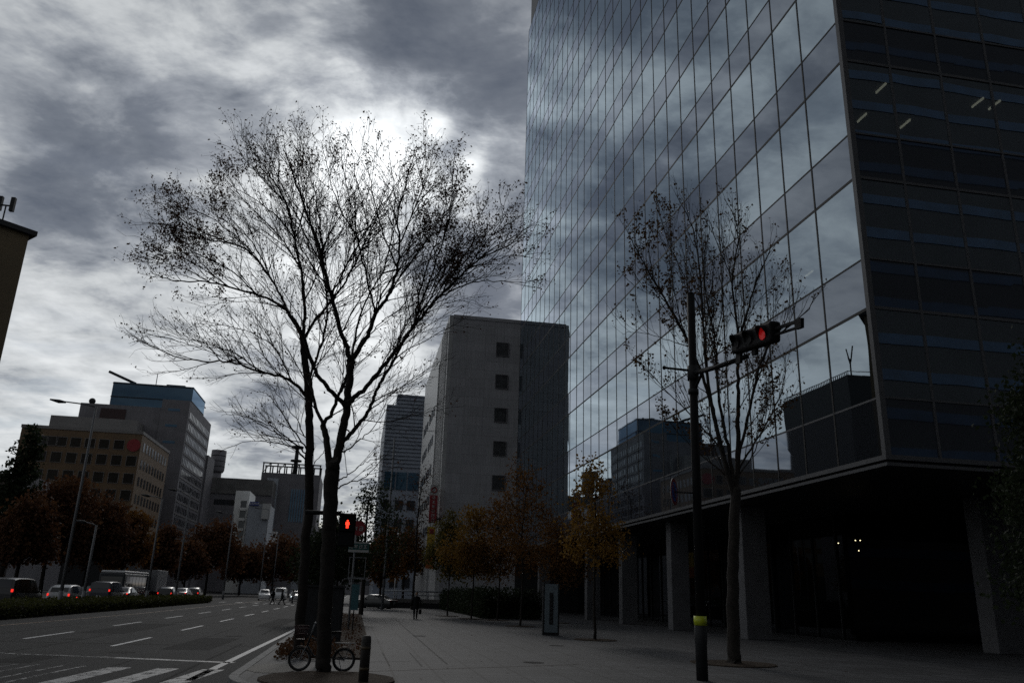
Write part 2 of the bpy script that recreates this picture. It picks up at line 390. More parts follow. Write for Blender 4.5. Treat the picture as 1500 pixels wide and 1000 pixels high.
def paint_mat(name, col, worn):
    m = pmat(name, col, 0.6, 0.25, 6)
    nt = m.node_tree; L = nt.links.new; b = nt.nodes['Principled BSDF']
    tc = [n for n in nt.nodes if n.type == 'TEX_COORD'][0]
    n = nt.nodes.new('ShaderNodeTexNoise'); n.inputs['Scale'].default_value = 5; n.inputs['Detail'].default_value = 10; n.inputs['Roughness'].default_value = 0.75
    L(tc.outputs['Object'], n.inputs['Vector'])
    mr = nt.nodes.new('ShaderNodeMapRange'); mr.inputs['From Min'].default_value = worn - 0.06; mr.inputs['From Max'].default_value = worn + 0.06
    L(n.outputs['Fac'], mr.inputs['Value'])
    L(mr.outputs[0], b.inputs['Alpha'])
    return m
M['paint'] = paint_mat('worn_road_paint', (0.24, 0.24, 0.24), 0.44)
M['paint_solid'] = paint_mat('kerb_line_paint', (0.34, 0.34, 0.34), 0.34)
M['paint_bright'] = paint_mat('lane_dash_paint', (0.6, 0.6, 0.6), 0.38)
M['paint_faint'] = paint_mat('faint_road_paint', (0.17, 0.17, 0.17), 0.51)
M['paint_orange'] = paint_mat('orange_road_paint', (0.20, 0.10, 0.03), 0.46)
M['kerb'] = pmat('kerb_stone', (0.13, 0.13, 0.13), 0.8, 0.25, 3, bump=0.3)
M['pebble'] = pmat('pebble_concrete', (0.15, 0.14, 0.125), 0.85, 0.6, 22, bump=0.8, bscale=26)

sheet('ground', -1500, 1500, -1200, 2500, -0.30, M['earth'])
sheet('road', -47, -2.06, -200, 700, ROADZ, M['asphalt'])
sheet('road', -2.06, 0.94, -200, 18, ROADZ - 0.001, M['asphalt'])
sheet('cross_road', -2.06, 220, 92.5, 97, -0.118, M['asphalt'])
# right pavement with a rounded corner near the camera
mb = MB(); pts = [(-2.06, 92.5), (-2.06, 17.3)]
for i in range(1, 11):
    a = i / 10 * math.pi / 2
    pts.append((0.94 - 3.0 * math.cos(a), 17.3 - 3.0 * math.sin(a)))
pts += [(0.94, -60), (220, -60), (220, 92.5)]
mb.prism(pts[::-1], -0.29, 0.0); o = mb.build('pavement', M['paving']); o['kind'] = 'structure'
mb = MB(); mb.box((-2.06, 97, -0.29), (220, 400, -0.002)); o = mb.build('pavement', M['paving']); o['kind'] = 'structure'
mb = MB(); mb.box((-90, -200, -0.29), (-47, 700, 0.0)); o = mb.build('pavement', M['paving']); o['kind'] = 'structure'
# kerb stones along the carriageway, following the rounded corner
mb = MB()
kp = [Vector((x, y, 0)) for x, y in pts[0:12]]
for a, b in zip(kp[:-1], kp[1:]):
    d = (b - a); n = max(1, int(d.length / 1.0)); 
    for i in range(n):
        p = a + d * (i / n); q = a + d * ((i + 1) / n); t = (q - p).normalized(); s_ = Vector((t.y, -t.x, 0))
        p2, q2 = p + t * 0.006, q - t * 0.006
        vs = [p2 - s_ * .02, p2 + s_ * .16, q2 + s_ * .16, q2 - s_ * .02]
        mb.add([(w.x, w.y, -0.2) for w in vs] + [(w.x, w.y, 0.012) for w in vs], [(0, 3, 2, 1), (4, 5, 6, 7), (0, 1, 5, 4), (1, 2, 6, 5), (2, 3, 7, 6), (3, 0, 4, 7)])
struct('kerb', mb, M['kerb'])
# road markings
ZP = ROADZ + 0.004
def strip(mb, x0, y0, x1, y1, w, z=None):
    z = ZP if z is None else z
    d = Vector((x1 - x0, y1 - y0, 0)).normalized(); s_ = Vector((d.y, -d.x, 0)) * (w / 2); a, b = Vector((x0, y0, z)), Vector((x1, y1, z))
    mb.add([a - s_, b - s_, b + s_, a + s_], [(0, 3, 2, 1)])
def g2(px, py): p = gnd(px, py, ROADZ); return p.x, p.y
mb = MB(); a = g2(276, 996.5); b = g2(429, 923)
strip(mb, a[0], a[1], b[0], b[1], 0.17); strip(mb, b[0], b[1], b[0] + 0.05, 330, 0.17)
struct('edge_line', mb, M['paint_solid'])
mb = MB()
for k in range(1, 34):
    for X, ph in ((-6.75, 0.0), (-10.0, 2.6)):
        y = 16.5 + k * 9.9 + ph
        strip(mb, X, y, X + 0.03, y + 4.6, 0.13)
struct('lane_line', mb, M['paint_bright'])
mb = MB(); a = g2(0, 915.5); b = g2(201.7, 898.4); strip(mb, a[0], a[1], b[0], b[1], 0.14); strip(mb, b[0], b[1], b[0] + 0.6, 330, 0.14); strip(mb, a[0], a[1], a[0] - 0.7, 12, 0.14)
struct('centre_line', mb, M['paint_orange'])
mb = MB(); strip(mb, -5.6, 22.4, -2.72, 21.5, 0.30); struct('stop_line', mb, M['paint'])
mb = MB(); strip(mb, -12.6, 24.3, -5.6, 22.4, 0.26); struct('stop_line', mb, M['paint_faint'])
mb = MB()
for i, X in enumerate((-3.1, -4.05, -5.05)):
    strip(mb, X - 0.20, 15.7, X + 0.22, 19.7 + 0.1 * i, 0.46)
struct('crosswalk', mb, M['paint'])
mb = MB()
for i in range(9):
    X = -6.05 - i * 1.0
    for e in (-0.22, 0.22): strip(mb, X - 0.22 + e, 15.4, X + 0.22 + e, 20.2 + 0.12 * i, 0.09)
struct('crosswalk', mb, M['paint_faint'])
# seams, patches and manholes in the asphalt
M['seam'] = pmat('bitumen_seam', (0.010, 0.010, 0.010), 0.9, 0.3, 8, 0.1)
mb = MB(); random.seed(5)
for X, w in ((-3.45, .07), (-5.1, .05), (-8.4, .08), (-11.6, .06)):
    y = 12.0
    while y < 150:
        l = random.uniform(8, 22); x0 = X + random.uniform(-.05, .05); strip(mb, x0, y, X + random.uniform(-.05, .05), y + l, w, ROADZ + .002); y += l + random.uniform(0, 6)
for y in (27.5, 44.0, 63.0): strip(mb, -12.2, y, -2.9, y + random.uniform(-.5, .5), .06, ROADZ + .0025)
struct('road_seam', mb, M['seam'])
M['patch'] = pmat('asphalt_patch', (0.012, 0.012, 0.0125), 0.9, 0.35, 2, 0.12, bump=.4, bscale=50)
mb = MB()
for x, y, w, l in ((-4.6, 25.5, 1.3, 6.0), (-8.9, 33.0, 1.6, 9.0), (-3.9, 41.0, 1.1, 12.0), (-7.4, 20.6, .9, 2.2)): strip(mb, x, y, x + .1, y + l, w, ROADZ + .0015)
struct('road_patch', mb, M['patch'])
M['iron'] = pmat('cast_iron', (0.016, 0.0155, 0.015), 0.9, 0.4, 20, 0.15)
for i, (x, y, z) in enumerate(((-5.9, 24.2, ROADZ), (-8.8, 29.5, ROADZ), (-4.3, 33.0, ROADZ), (4.6, 21.5, 0), (7.0, 29.0, 0), (2.6, 33.5, 0))):
    mb = MB(); mb.disc((x, y, z + .002), (0, 0, 1), .32 if z else .27, .008, 28)
    tag(mb.build('manhole_cover', M['iron']), ['nearest round manhole cover in the road', 'round manhole cover in the middle lane of the road', 'round manhole cover farther up the kerb lane', 'round manhole cover in the pavement before the bare tree', 'round manhole cover in the pavement left of the amber tree', 'round manhole cover in the pavement right of the verge'][i], 'manhole cover', 'manhole covers')
# cross-walk beyond the median, far away
mb = MB()
for i in range(20): strip(mb, -40 + i * 1.9, 103, -40 + i * 1.9, 106.5, 0.6)
struct('crosswalk', mb, M['paint'])
# details let into the pavement
M['slot'] = pmat('rusted_drain_slot', (0.05, 0.028, 0.016), 0.8, 0.4, 8)
mb = MB(); a = gnd(500, 984); b = gnd(848, 972.5)
strip(mb, a.x, a.y, b.x, b.y, 0.045, 0.004); struct('drain_slot', mb, M['slot'])
mb = MB(); a = gnd(575, 903); b = gnd(655, 972); strip(mb, a.x, a.y, b.x, b.y, 0.05, 0.004)
for (p, q) in (((540, 969), (600, 968)), ((560, 955), (571, 975)), ((600, 955), (618, 975))):
    a = gnd(*p); b = gnd(*q); strip(mb, a.x, a.y, b.x, b.y, 0.03, 0.004)
struct('paving_joint', mb, pmat('joint_dirt', (0.05, 0.047, 0.043), 0.9, 0.3, 8))
# verge of bare soil between road and pavement, edged with stone
mb = MB(); mb.prism([(-1.75, 24.5), (-1.4, 21.9), (0.35, 21.4), (0.55, 24), (0.55, 60), (0.2, 62.5), (-1.75, 62.5)], -0.05, 0.05)
struct('verge_soil', mb, M['soil'])
# pebbled corner patch
mb = MB(); c = gnd(400, 978); 
mb.prism([(c.x + 0.55 * math.cos(t / 18 * 2 * math.pi) * (1 + .1 * math.sin(t * 2.1)), c.y + 1.1 * math.sin(t / 18 * 2 * math.pi)) for t in range(18)], -0.05, 0.008)
struct('pebble_patch', mb, M['pebble'])
def pit(x, y, rx, ry):
    mb = MB(); mb.prism([(x + rx * math.cos(t / 28 * 2 * math.pi) * (1 + random.uniform(-.03, .03)), y + ry * math.sin(t / 28 * 2 * math.pi) * (1 + random.uniform(-.03, .03))) for t in range(28)], -0.06, 0.03)
    return struct('tree_pit_soil', mb, M['soil'])
# ------------------------------------------------------------------ glass office block
XB, YC, YE = 17.0, 24.0, 90.6
SOF, SILL, FH, WH = 6.38, 8.41, 5.13, 3.25
NF = 13; ROOF = SILL + FH * NF
MY = [24.0, 26.8] + [26.8 + 2.2 * i for i in range(1, 30)]
MX = [17.0, 19.0] + [19.0 + 2.24 * i for i in range(1, 13)]; XE = MX[-1]
M['win'] = glass_mat('office_window_glass', 4.4, (0.012, 0.014, 0.016), (0.77, 0.90, 1.0), (0.22, 0.25, 0.27))
M['spandrel'] = glass_mat('office_spandrel_glass', 2.55, (0.050, 0.055, 0.064), (0.78, 0.87, 1.0), (0.0, 0.0, 0.0), 0.02)
M['mullion'] = pmat('bronze_mullion', (0.022, 0.021, 0.020), 0.6, 0.1, 3, 0.3)
M['edge'] = pmat('aluminium_edge', (0.085, 0.085, 0.09), 0.6, 0.1, 3, metal=0.2)
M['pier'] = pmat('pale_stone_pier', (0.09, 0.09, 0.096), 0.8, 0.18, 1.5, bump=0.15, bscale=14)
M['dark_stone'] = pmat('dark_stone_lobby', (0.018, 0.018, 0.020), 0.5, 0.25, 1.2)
M['ceil'] = pmat('office_ceiling', (0.16, 0.16, 0.16), 0.9, 0.05, 1)
M['floorcarpet'] = pmat('office_floor', (0.05, 0.05, 0.055), 0.95, 0.1, 1)
M['core'] = pmat('office_core_wall', (0.05, 0.055, 0.065), 0.8, 0.2, 0.6)
office = thing('office_building', 'tall glass curtain wall office tower mirroring the clouds on the right of the pavement', 'office building', (XB, YC, 0))
panes = []   # (area, kind, verts)
def pane(kind, p, q, z0, z1, face):
    e = [random.uniform(-.0022, .0022) for _ in range(4)]
    if face == 'L': vs = [(XB + e[0], p, z0), (XB + e[1], q, z0), (XB + e[2], q, z1), (XB + e[3], p, z1)]; f = (0, 3, 2, 1)[::-1]
    else: vs = [(p, YC + e[0], z0), (q, YC + e[1], z0), (q, YC + e[2], z1), (p, YC + e[3], z1)]; f = (0, 1, 2, 3)
    if face == 'L': f = (0, 3, 2, 1) if False else (0, 3, 2, 1)
    pr = [proj(w) for w in vs]
    A = abs(sum(pr[i][0] * pr[(i + 1) % 4][1] - pr[(i + 1) % 4][0] * pr[i][1] for i in range(4))) / 2
    if pr[0][2] < 1 or not (-50 < pr[0][0] < 1560) or pr[2][1] < -250 or pr[0][1] > 1000 and pr[2][1] < 0: A = 0
    if min(pr[i][1] for i in range(4)) > 1000 or max(pr[i][1] for i in range(4)) < 0: A = 0
    panes.append((A, kind, vs, f))
for face, ML in (('L', MY), ('F', MX)):
    for a, b in zip(ML[:-1], ML[1:]):
        pane('spandrel_panel', a, b, SOF + 0.06, SILL, face)
        for k in range(NF):
            z = SILL + FH * k
            pane('window_pane', a, b, z, z + WH, face)
            pane('spandrel_panel', a, b, z + WH, z + FH, face)
for kind, m in (('window_pane', M['win']), ('spandrel_panel', M['spandrel'])):
    L_ = sorted([p for p in panes if p[1] == kind], key=lambda p: -p[0])
    for A, _, vs, f in L_[:100]:
        mb = MB(); mb.add(vs, [f]); mb.build(kind, m, office)
    mb = MB()
    for A, _, vs, f in L_[100:]: mb.add(vs, [f])
    o = mb.build(kind, m, office); o['kind'] = 'stuff'
for y in MY[1:]:
    MB().box((XB - 0.018, y - 0.040, SOF + 0.07), (XB + 0.10, y + 0.040, ROOF)).build('mullion', M['mullion'], office)
for x in MX[1:]:
    MB().box((x - 0.04, YC - 0.045, SOF + 0.07), (x + 0.04, YC + 0.10, ROOF)).build('mullion', M['edge'], office)
MB().box((XB - 0.05, YC - 0.05, SOF + 0.07), (XB + 0.16, YC + 0.16, ROOF + 0.003)).build('corner_post', M['edge'], office)
for k in range(NF + 1):
    for z, h in ((SILL + FH * k, 0.035), (SILL + FH * k + WH, 0.055)):
        if z > ROOF + 0.1: continue
        mat_ = M['edge'] if k == 0 and h < .05 else M['mullion']
        MB().box((XB - 0.012, YC + 0.17, z - h), (XB + 0.09, YE, z + h)).build('transom', mat_, office)
        MB().box((XB + 0.17, YC - 0.042, z - h), (XE, YC + 0.09, z + h)).build('transom', M['edge'], office)
mb = MB()
mb.box((XB - 0.08, YC - 0.08, SOF - 0.10), (XB + 0.12, YE, SOF + 0.06)); mb.box((XB + 0.123, YC - 0.08, SOF - 0.10), (XE, YC + 0.12, SOF + 0.06))
mb.box((XB - 0.05, YC - 0.05, SOF - 0.30), (XB + 0.10, YE, SOF - 0.19)); mb.box((XB + 0.103, YC - 0.05, SOF - 0.30), (XE, YC + 0.10, SOF - 0.19))
mb.build('base_ledge', M['edge'], office)
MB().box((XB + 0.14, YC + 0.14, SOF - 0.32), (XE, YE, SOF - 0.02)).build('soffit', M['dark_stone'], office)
for k in range(NF):
    z = SILL + FH * k + WH
    MB().box((XB + 0.25, YC + 0.25, z + 0.12), (XE, YE - 0.2, z + FH - WH - 0.25)).build('floor_slab', M['ceil'] , office)
MB().box((XB + 0.25, YC + 0.25, SOF + 0.03), (XE, YE - 0.2, SILL - 0.3)).build('floor_slab', M['ceil'], office)
MB().box((30, 34, SOF + 0.1), (41, 84, ROOF - 0.5)).build('core_wall', M['core'], office)
MB().box((XB + 0.1, YC + 0.1, ROOF - 0.12), (XE, YE, ROOF - 0.02)).build('roof', M['dark'], office)
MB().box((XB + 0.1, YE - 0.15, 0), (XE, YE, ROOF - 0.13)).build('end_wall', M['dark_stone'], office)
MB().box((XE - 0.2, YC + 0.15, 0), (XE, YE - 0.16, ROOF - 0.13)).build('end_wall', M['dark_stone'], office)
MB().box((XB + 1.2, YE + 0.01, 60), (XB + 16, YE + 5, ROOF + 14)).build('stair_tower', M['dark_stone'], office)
# ceiling light tubes on the lit floors
for k, spots in ((2, [(19.6, 25.4), (20.1, 27.5), (22.2, 27.5), (24.1, 25.4), (24.9, 25.4)]), (1, [(20.3, 33.0)]), (3, [(21.0, 31.0)])):
    z = SILL + FH * k + WH + 0.08
    for x, y in spots: MB().box((x - 0.028, y - 0.34, z - 0.05), (x + 0.028, y + 0.34, z + 0.03)).build('ceiling_light', M['tube'], office)
# piers and the recessed ground floor
for px, w in ((1085, 1.25), (980, 1.1), (908, 1.1), (857, 1.1), (787, 1.1), (722, 1.1)):
    P = atX(px, 915, 17.95); 
    MB().box((17.9, P.y - 0.75, 0), (17.9 + w, P.y, SOF - 0.2)).build('pier', M['pier'], office, bevel=0.03)
P = gnd(1440, 955); MB().box((P.x, P.y - 0.9, 0), (P.x + 3.2, P.y, SOF - 0.2)).build('pier', M['pier'], office, bevel=0.03)
M['lobby'] = glass_mat('lobby_glass', 1.35, (0.010, 0.010, 0.011), (0.8, 0.85, 0.9), (0.1, 0.1, 0.1))
mb = MB(); mb.box((24.2, 38, 0), (24.4, YE - 0.3, SOF - 0.33)); mb.box((24.4, 38, 0), (XE - 0.3, 38.2, SOF - 0.33))
mb.build('lobby_wall', M['lobby'], office)
for i in range(22):
    y = 39 + i * 2.3
    MB().box((24.12, y, 0), (24.197, y + 0.08, SOF - 0.33)).build('lobby_frame', M['dark'], office)
for u_, v_ in ((1228, 795), (1253, 791), (1260, 791), (1258, 806)):
    P = atY(u_, v_, 33.5); MB().ell(P, (0.026, 0.026, 0.022), 8, 5).build('downlight', M['downlight'], office)
# ------------------------------------------------------------------ other buildings
M['grey_tile'] = pmat('grey_tile_wall', (0.37, 0.37, 0.392), 0.65, 0.08, 0.4)
def panelled(m, w, h, dark):
    nt = m.node_tree; L = nt.links.new; b = nt.nodes['Principled BSDF']
    cr = [n for n in nt.nodes if n.type == 'VALTORGB'][0]; tc = [n for n in nt.nodes if n.type == 'TEX_COORD'][0]
    sx = nt.nodes.new('ShaderNodeSeparateXYZ'); L(tc.outputs['Object'], sx.inputs[0])
    ad = nt.nodes.new('ShaderNodeMath'); L(sx.outputs[0], ad.inputs[0]); L(sx.outputs[1], ad.inputs[1])
    cb_ = nt.nodes.new('ShaderNodeCombineXYZ'); L(ad.outputs[0], cb_.inputs[0]); L(sx.outputs[2], cb_.inputs[1])
    br = nt.nodes.new('ShaderNodeTexBrick'); br.offset = 0.0; br.inputs['Scale'].default_value = 1; br.inputs['Brick Width'].default_value = w; br.inputs['Row Height'].default_value = h; br.inputs['Mortar Size'].default_value = 0.02
    br.inputs['Color1'].default_value = (1, 1, 1, 1); br.inputs['Color2'].default_value = (.88, .88, .88, 1); br.inputs['Mortar'].default_value = (dark, dark, dark, 1)
    L(cb_.outputs[0], br.inputs['Vector'])
    mp = nt.nodes.new('ShaderNodeMapping'); mp.inputs['Scale'].default_value = (1.6, 1.6, 0.05); L(tc.outputs['Object'], mp.inputs['Vector'])
    n = nt.nodes.new('ShaderNodeTexNoise'); n.inputs['Detail'].default_value = 6; L(mp.outputs[0], n.inputs['Vector'])
    mr = nt.nodes.new('ShaderNodeMapRange'); mr.inputs['From Min'].default_value = .35; mr.inputs['From Max'].default_value = .65; mr.inputs['To Min'].default_value = .86; mr.inputs['To Max'].default_value = 1.08; L(n.outputs['Fac'], mr.inputs['Value'])
    m1 = nt.nodes.new('ShaderNodeVectorMath'); m1.operation = 'MULTIPLY'; L(cr.outputs['Color'], m1.inputs[0]); L(br.outputs['Color'], m1.inputs[1])
    m2 = nt.nodes.new('ShaderNodeVectorMath'); m2.operation = 'SCALE'; L(m1.outputs[0], m2.inputs[0]); L(mr.outputs[0], m2.inputs['Scale']); L(m2.outputs[0], b.inputs['Base Color'])
panelled(M['grey_tile'], 2.4, 1.2, .62)
M['skylit_tile'] = pmat('skylit_tile_wall', (0.45, 0.45, 0.45), 0.4, 0.08, 0.5)  # street side's brighter look from facing the sky is put into this colour
M['brown_tile'] = pmat('brown_tile_wall', (0.155, 0.098, 0.052), 0.7, 0.15, 0.3)
M['taupe'] = pmat('taupe_tile_wall', (0.155, 0.148, 0.16), 0.7, 0.12, 0.3)
M['taupe2'] = pmat('taupe_light_wall', (0.19, 0.18, 0.175), 0.7, 0.12, 0.3)
M['yellow_wall'] = pmat('ochre_wall', (0.10, 0.073, 0.038), 0.75, 0.15, 0.3)
M['dwin'] = pmat('dark_window_glass', (0.012, 0.014, 0.017), 0.12, 0.3, 0.8, 0.8)
M['gwin'] = pmat('grey_window_glass', (0.06, 0.062, 0.066), 0.25, 0.3, 1.5, 0.5)
M['bwin'] = glass_mat('blue_tower_glass', 1.8, (0.075, 0.17, 0.26), (0.55, 0.75, 0.95), (0.0, 0.0, 0.0), 0.03)
M['maroon'] = pmat('maroon_louver', (0.035, 0.016, 0.016), 0.7, 0.2, 2)
panelled(M['brown_tile'], 1.2, .6, .8); panelled(M['taupe'], 3, 1.65, .8); panelled(M['skylit_tile'], 1.5, .9, .7)
M['concrete'] = pmat('weathered_concrete', (0.13, 0.125, 0.12), 0.85, 0.25, 0.4)
M['cool_grey'] = pmat('cool_grey_wall', (0.30, 0.32, 0.35), 0.6, 0.1, 0.5)
M['white_wall'] = pmat('white_wall', (0.80, 0.80, 0.77), 0.7, 0.1, 0.5)

def windows_on(parent, face, fixed, us, zs, w, h, m, frame=None, depth=0.06, rec=True, name='window'):
    """face '-Y' (fixed = y) or '+X'/'-X' (fixed = x): each window a mesh of its own, frame as a sub-part"""
    n = 0
    for z in zs:
        for q in us:
            mb = MB()
            if face == '-Y': mb.box((q - w / 2, fixed - depth, z - h / 2), (q + w / 2, fixed + 0.02, z + h / 2))
            elif face == '+X': mb.box((fixed - 0.02, q - w / 2, z - h / 2), (fixed + depth, q + w / 2, z + h / 2))
            else: mb.box((fixed - depth, q - w / 2, z - h / 2), (fixed + 0.02, q + w / 2, z + h / 2))
            o = mb.build(name, m, parent); n += 1
            if frame:
                mb = MB(); t = 0.09; e = depth + 0.05
                for (a0, a1, b0, b1) in ((-w / 2 - t, w / 2 + t, -h / 2 - t, -h / 2), (-w / 2 - t, w / 2 + t, h / 2, h / 2 + t), (-w / 2 - t, -w / 2, -h / 2, h / 2), (w / 2, w / 2 + t, -h / 2, h / 2)):
                    if face == '-Y': mb.box((q + a0, fixed - e, z + b0), (q + a1, fixed - 0.002, z + b1))
                    elif face == '+X': mb.box((fixed + 0.002, q + a0, z + b0), (fixed + e, q + a1, z + b1))
                    else: mb.box((fixed - e, q + a0, z + b0), (fixed - 0.002, q + a1, z + b1))
                f = mb.build('frame', frame, o)
                # o sits at the parent's origin, so the child uses the same offset
    return n

# --- grey windowed block beside the tower
GY = 98.0
c0 = atY(659, 465, GY); GX0, GZ = c0.x, c0.z
gfar = atX(621, 603, GX0)
GY2 = min(max(gfar.y, 125), 175)
g = thing('grey_building', 'plain grey tiled building with one column of small square windows beside the glass tower', 'building', (GX0, GY, 0))
mb = MB(); sl0 = GY + 9.0; sl1 = GY + 12.5
mb.box((GX0 + 0.5, GY, 0), (48, GY2, GZ))
mb.build('wall', M['grey_tile'], g)
mb = MB(); mb.box((GX0, GY + 0.002, 0), (GX0 + 0.497, sl0, GZ + 0.35)); mb.box((GX0, sl1, 0), (GX0 + 0.497, GY2, GZ + 0.35)); mb.box((GX0, sl0 + 0.003, GZ - 3), (GX0 + 0.497, sl1 - 0.003, GZ + 0.352))
mb.build('street_facade', M['skylit_tile'], g)
MB().box((GX0 + 0.35, sl0 + 0.003, 0), (GX0 + 0.498, sl1 - 0.003, GZ - 3.003)).build('dark_slot', M['dwin'], g)
MB().box((GX0 + 0.51, GY - 0.08, GZ + 0.003), (48, GY + 0.25, GZ + 0.45)).build('parapet', M['grey_tile'], g)
for v_ in (512, 559, 608, 657, 707):
    p = atY(736 - (v_ - 512) * 0.03, v_, GY); windows_on(g, '-Y', GY, [p.x], [p.z], 1.5, 1.7, M['gwin'], M['taupe'])
for k in range(6):
    z = GZ - 9.5 - k * 4.2
    for y in (sl1 + 3, sl1 + 6.2, sl1 + 9.4, sl1 + 14, sl1 + 17.2, sl1 + 20.4, sl1 + 25):
        if y < GY2 - 2: MB().box((GX0 - 0.06, y, z), (GX0 + 0.03, y + 1.9, z + 1.3)).build('window', M['dwin'], g)
for i in range(9):
    y = GY + 1.2 + i * 0.85
    MB().box((GX0 - 0.16, y, 4.5), (GX0 - 0.003, y + 0.18, GZ - 0.4)).build('fin', M['skylit_tile'], g)
MB().box((GX0 + 0.52, GY + 0.04, 0.0), (GX0 + 0.6, GY + 0.05, 3)).build('door', M['dwin'], g)
# tall signs projecting from its street corner
def glyph(mb, x, y, z, s, kind, axis='x'):
    """a few strokes of an illegible character, facing -Y"""
    t = s * 0.13
    def h(a, b, zz): mb.box((x + a * s, y - 0.03, z + zz * s - t / 2), (x + b * s, y, z + zz * s + t / 2))
    def v(a, z0, z1): mb.box((x + a * s - t / 2, y - 0.028, z + z0 * s), (x + a * s + t / 2, y - 0.002, z + z1 * s))
    if kind % 4 == 0: h(-.4, .4, .3); h(-.3, .3, 0); h(-.45, .45, -.35); v(0, -.35, .3)
    elif kind % 4 == 1: h(-.4, .4, .4); h(-.4, .4, -.4); v(-.4, -.4, .4); v(.4, -.4, .4); h(-.3, .3, 0)
    elif kind % 4 == 2: h(-.45, .45, .25); v(-.15, -.4, .45); v(.25, -.4, .25); h(-.4, .1, -.1)
    else: h(-.35, .35, .4); v(.35, -.4, .4); h(-.35, .35, 0); v(-.3, -.45, .1); h(-.3, .2, -.4)
SY = GY - 1.2
a = atY(632, 719, SY); b_ = atY(640, 765, SY)
w_ = 0.92; sx = (a.x + b_.x) / 2 - 0.1
t_ = thing('sign_board', 'tall red vertical sign with white characters on the corner of the grey building', 'sign', (sx, SY, b_.z))
MB().box((sx - w_ / 2, SY, b_.z), (sx + w_ / 2, SY + 0.25, a.z - 0.45)).build('panel', M['red_sign'], t_)
MB().box((sx - w_ / 2, SY + 0.003, a.z - 0.44), (sx + w_ / 2, SY + 0.25, a.z + 0.75)).build('emblem_panel', M['offwhite'], t_)
MB().torus((sx, SY - 0.01, a.z + 0.15), (0, 1, 0), 0.30, 0.075, 20, 6).build('emblem', M['red_sign'], t_)
H_ = a.z - 0.45 - b_.z; mb = MB()
for i in range(6): glyph(mb, sx, SY - 0.003, b_.z + H_ * (i + 0.5) / 6, H_ / 8.5, [1, 1, 1, 2, 0, 3][i])
mb.build('lettering', M['offwhite'], t_)
MB().box((sx + w_ / 2 - 0.1, SY + 0.1, b_.z + 0.4), (GX0 + 0.2, GY - 0.003, b_.z + 0.55)).build('bracket', M['dark'], t_)
a = atY(631, 771, SY); b2 = atY(622, 832, SY)
t_ = thing('sign_board', 'tall yellow vertical sign with orange foot hanging below the red one', 'sign', (sx - 0.05, SY, b2.z))
MB().box((sx - w_ / 2 - 0.05, SY, b2.z + 1.3), (sx + w_ / 2 - 0.05, SY + 0.22, a.z)).build('panel', M['yellow_sign'], t_)
MB().box((sx - w_ / 2 - 0.05, SY, b2.z), (sx + w_ / 2 - 0.05, SY + 0.221, b2.z + 1.297)).build('foot_panel', M['orange_sign'], t_)
mb = MB(); mb.box((sx - 0.3, SY - 0.02, a.z - 0.8), (sx + 0.22, SY - 0.003, a.z - 0.25)); mb.build('emblem', M['red_sign'], t_)
MB().box((sx + w_ / 2 - 0.12, SY + 0.08, b2.z + 2), (GX0 + 0.2, GY - 0.003, b2.z + 2.15)).build('bracket', M['dark'], t_)

# --- slatted blue-grey block further down the road
Y = 160.0
a = atY(582, 578, Y); b_ = atY(622, 579, Y); s0 = atY(567, 592, Y); lo = atY(560, 740, Y)
m_slat = pmat('louvred_blue_grey', (0.24, 0.27, 0.32), 0.5, 0.08, 0.5)
t_ = thing('louvred_building', 'blue grey louvred block rising behind the trees left of the grey tiled building', 'building', (s0.x, Y, 0))
MB().box((s0.x, Y + 0.2, 0), (s0.x + 22, Y + 40, s0.z)).build('wall', m_slat, t_)
MB().box((a.x, Y + 0.2, s0.z + 0.003), (s0.x + 21.9, Y + 39, a.z)).build('penthouse', m_slat, t_)
zl = atY(575, 683, Y).z
mb = MB(); z = zl
while z < a.z:
    x0 = s0.x if z < s0.z - 0.1 else a.x
    mb.box((x0, Y - 0.12, z), (s0.x + 14, Y + 0.19, z + 0.32)); z += 0.75
mb.build('louvre', m_slat, t_)
mb = MB()
for i in range(4): mb.box((s0.x + 0.6 + i * 2.3, Y - 0.05, zl - 4.4), (s0.x + 2.6 + i * 2.3, Y + 0.19, zl - 1.0))
mb.build('window', M['bwin'], t_)
for k in range(5):
    for i in range(4): MB().box((s0.x + 0.7 + i * 2.3, Y - 0.03, zl - 8.2 - k * 3.6), (s0.x + 2.2 + i * 2.3, Y + 0.19, zl - 6.4 - k * 3.6)).build('window', M['dwin'], t_)

# --- brown hotel and its taller neighbours across the road
LX = -51.0
fr = atX(209, 636, LX); fa = atX(249, 656, LX); BY = fr.y; BZ = fr.z
fl = atY(32, 626, BY)
t_ = thing('brown_hotel', 'brown tiled hotel with rows of square windows and a red round emblem', 'building', (LX, BY, 0))
MB().box((fl.x, BY, 0), (LX, fa.y, BZ)).build('wall', M['brown_tile'], t_)
MB().box((fl.x - 0.15, BY - 0.15, BZ + 0.003), (LX + 0.15, fa.y, BZ + 0.7)).build('parapet', M['taupe2'], t_)
fx = [atY(px, 648, BY).x for px in (62, 76, 90, 111, 132, 153, 175)]
fz = [atY(120, v_, BY).z for v_ in (648, 671, 697, 722, 747, 772)]
windows_on(t_, '-Y', BY, fx, fz[:1], 2.1, 2.0, M['dwin'], M['taupe2'])
windows_on(t_, '-Y', BY, [fx[-1] - i * (fx[-1] - fx[-2]) for i in range(6)] + [fx[-1] + (fx[-1] - fx[-2])], fz[1:], 2.1, 2.2, M['dwin'], M['taupe2'])
MB().box((fl.x + 0.2, BY - 0.6, 0), (LX - 0.3, BY - 0.003, 8.5)).build('dark_podium', M['dark'], t_)  # dark boxes added here to darken the hotel's too bright foot
MB().box((LX + 0.003, BY + 0.5, 0), (LX + 0.5, fa.y - 0.5, 8.5)).build('dark_podium', M['dark'], t_)
ny = 9
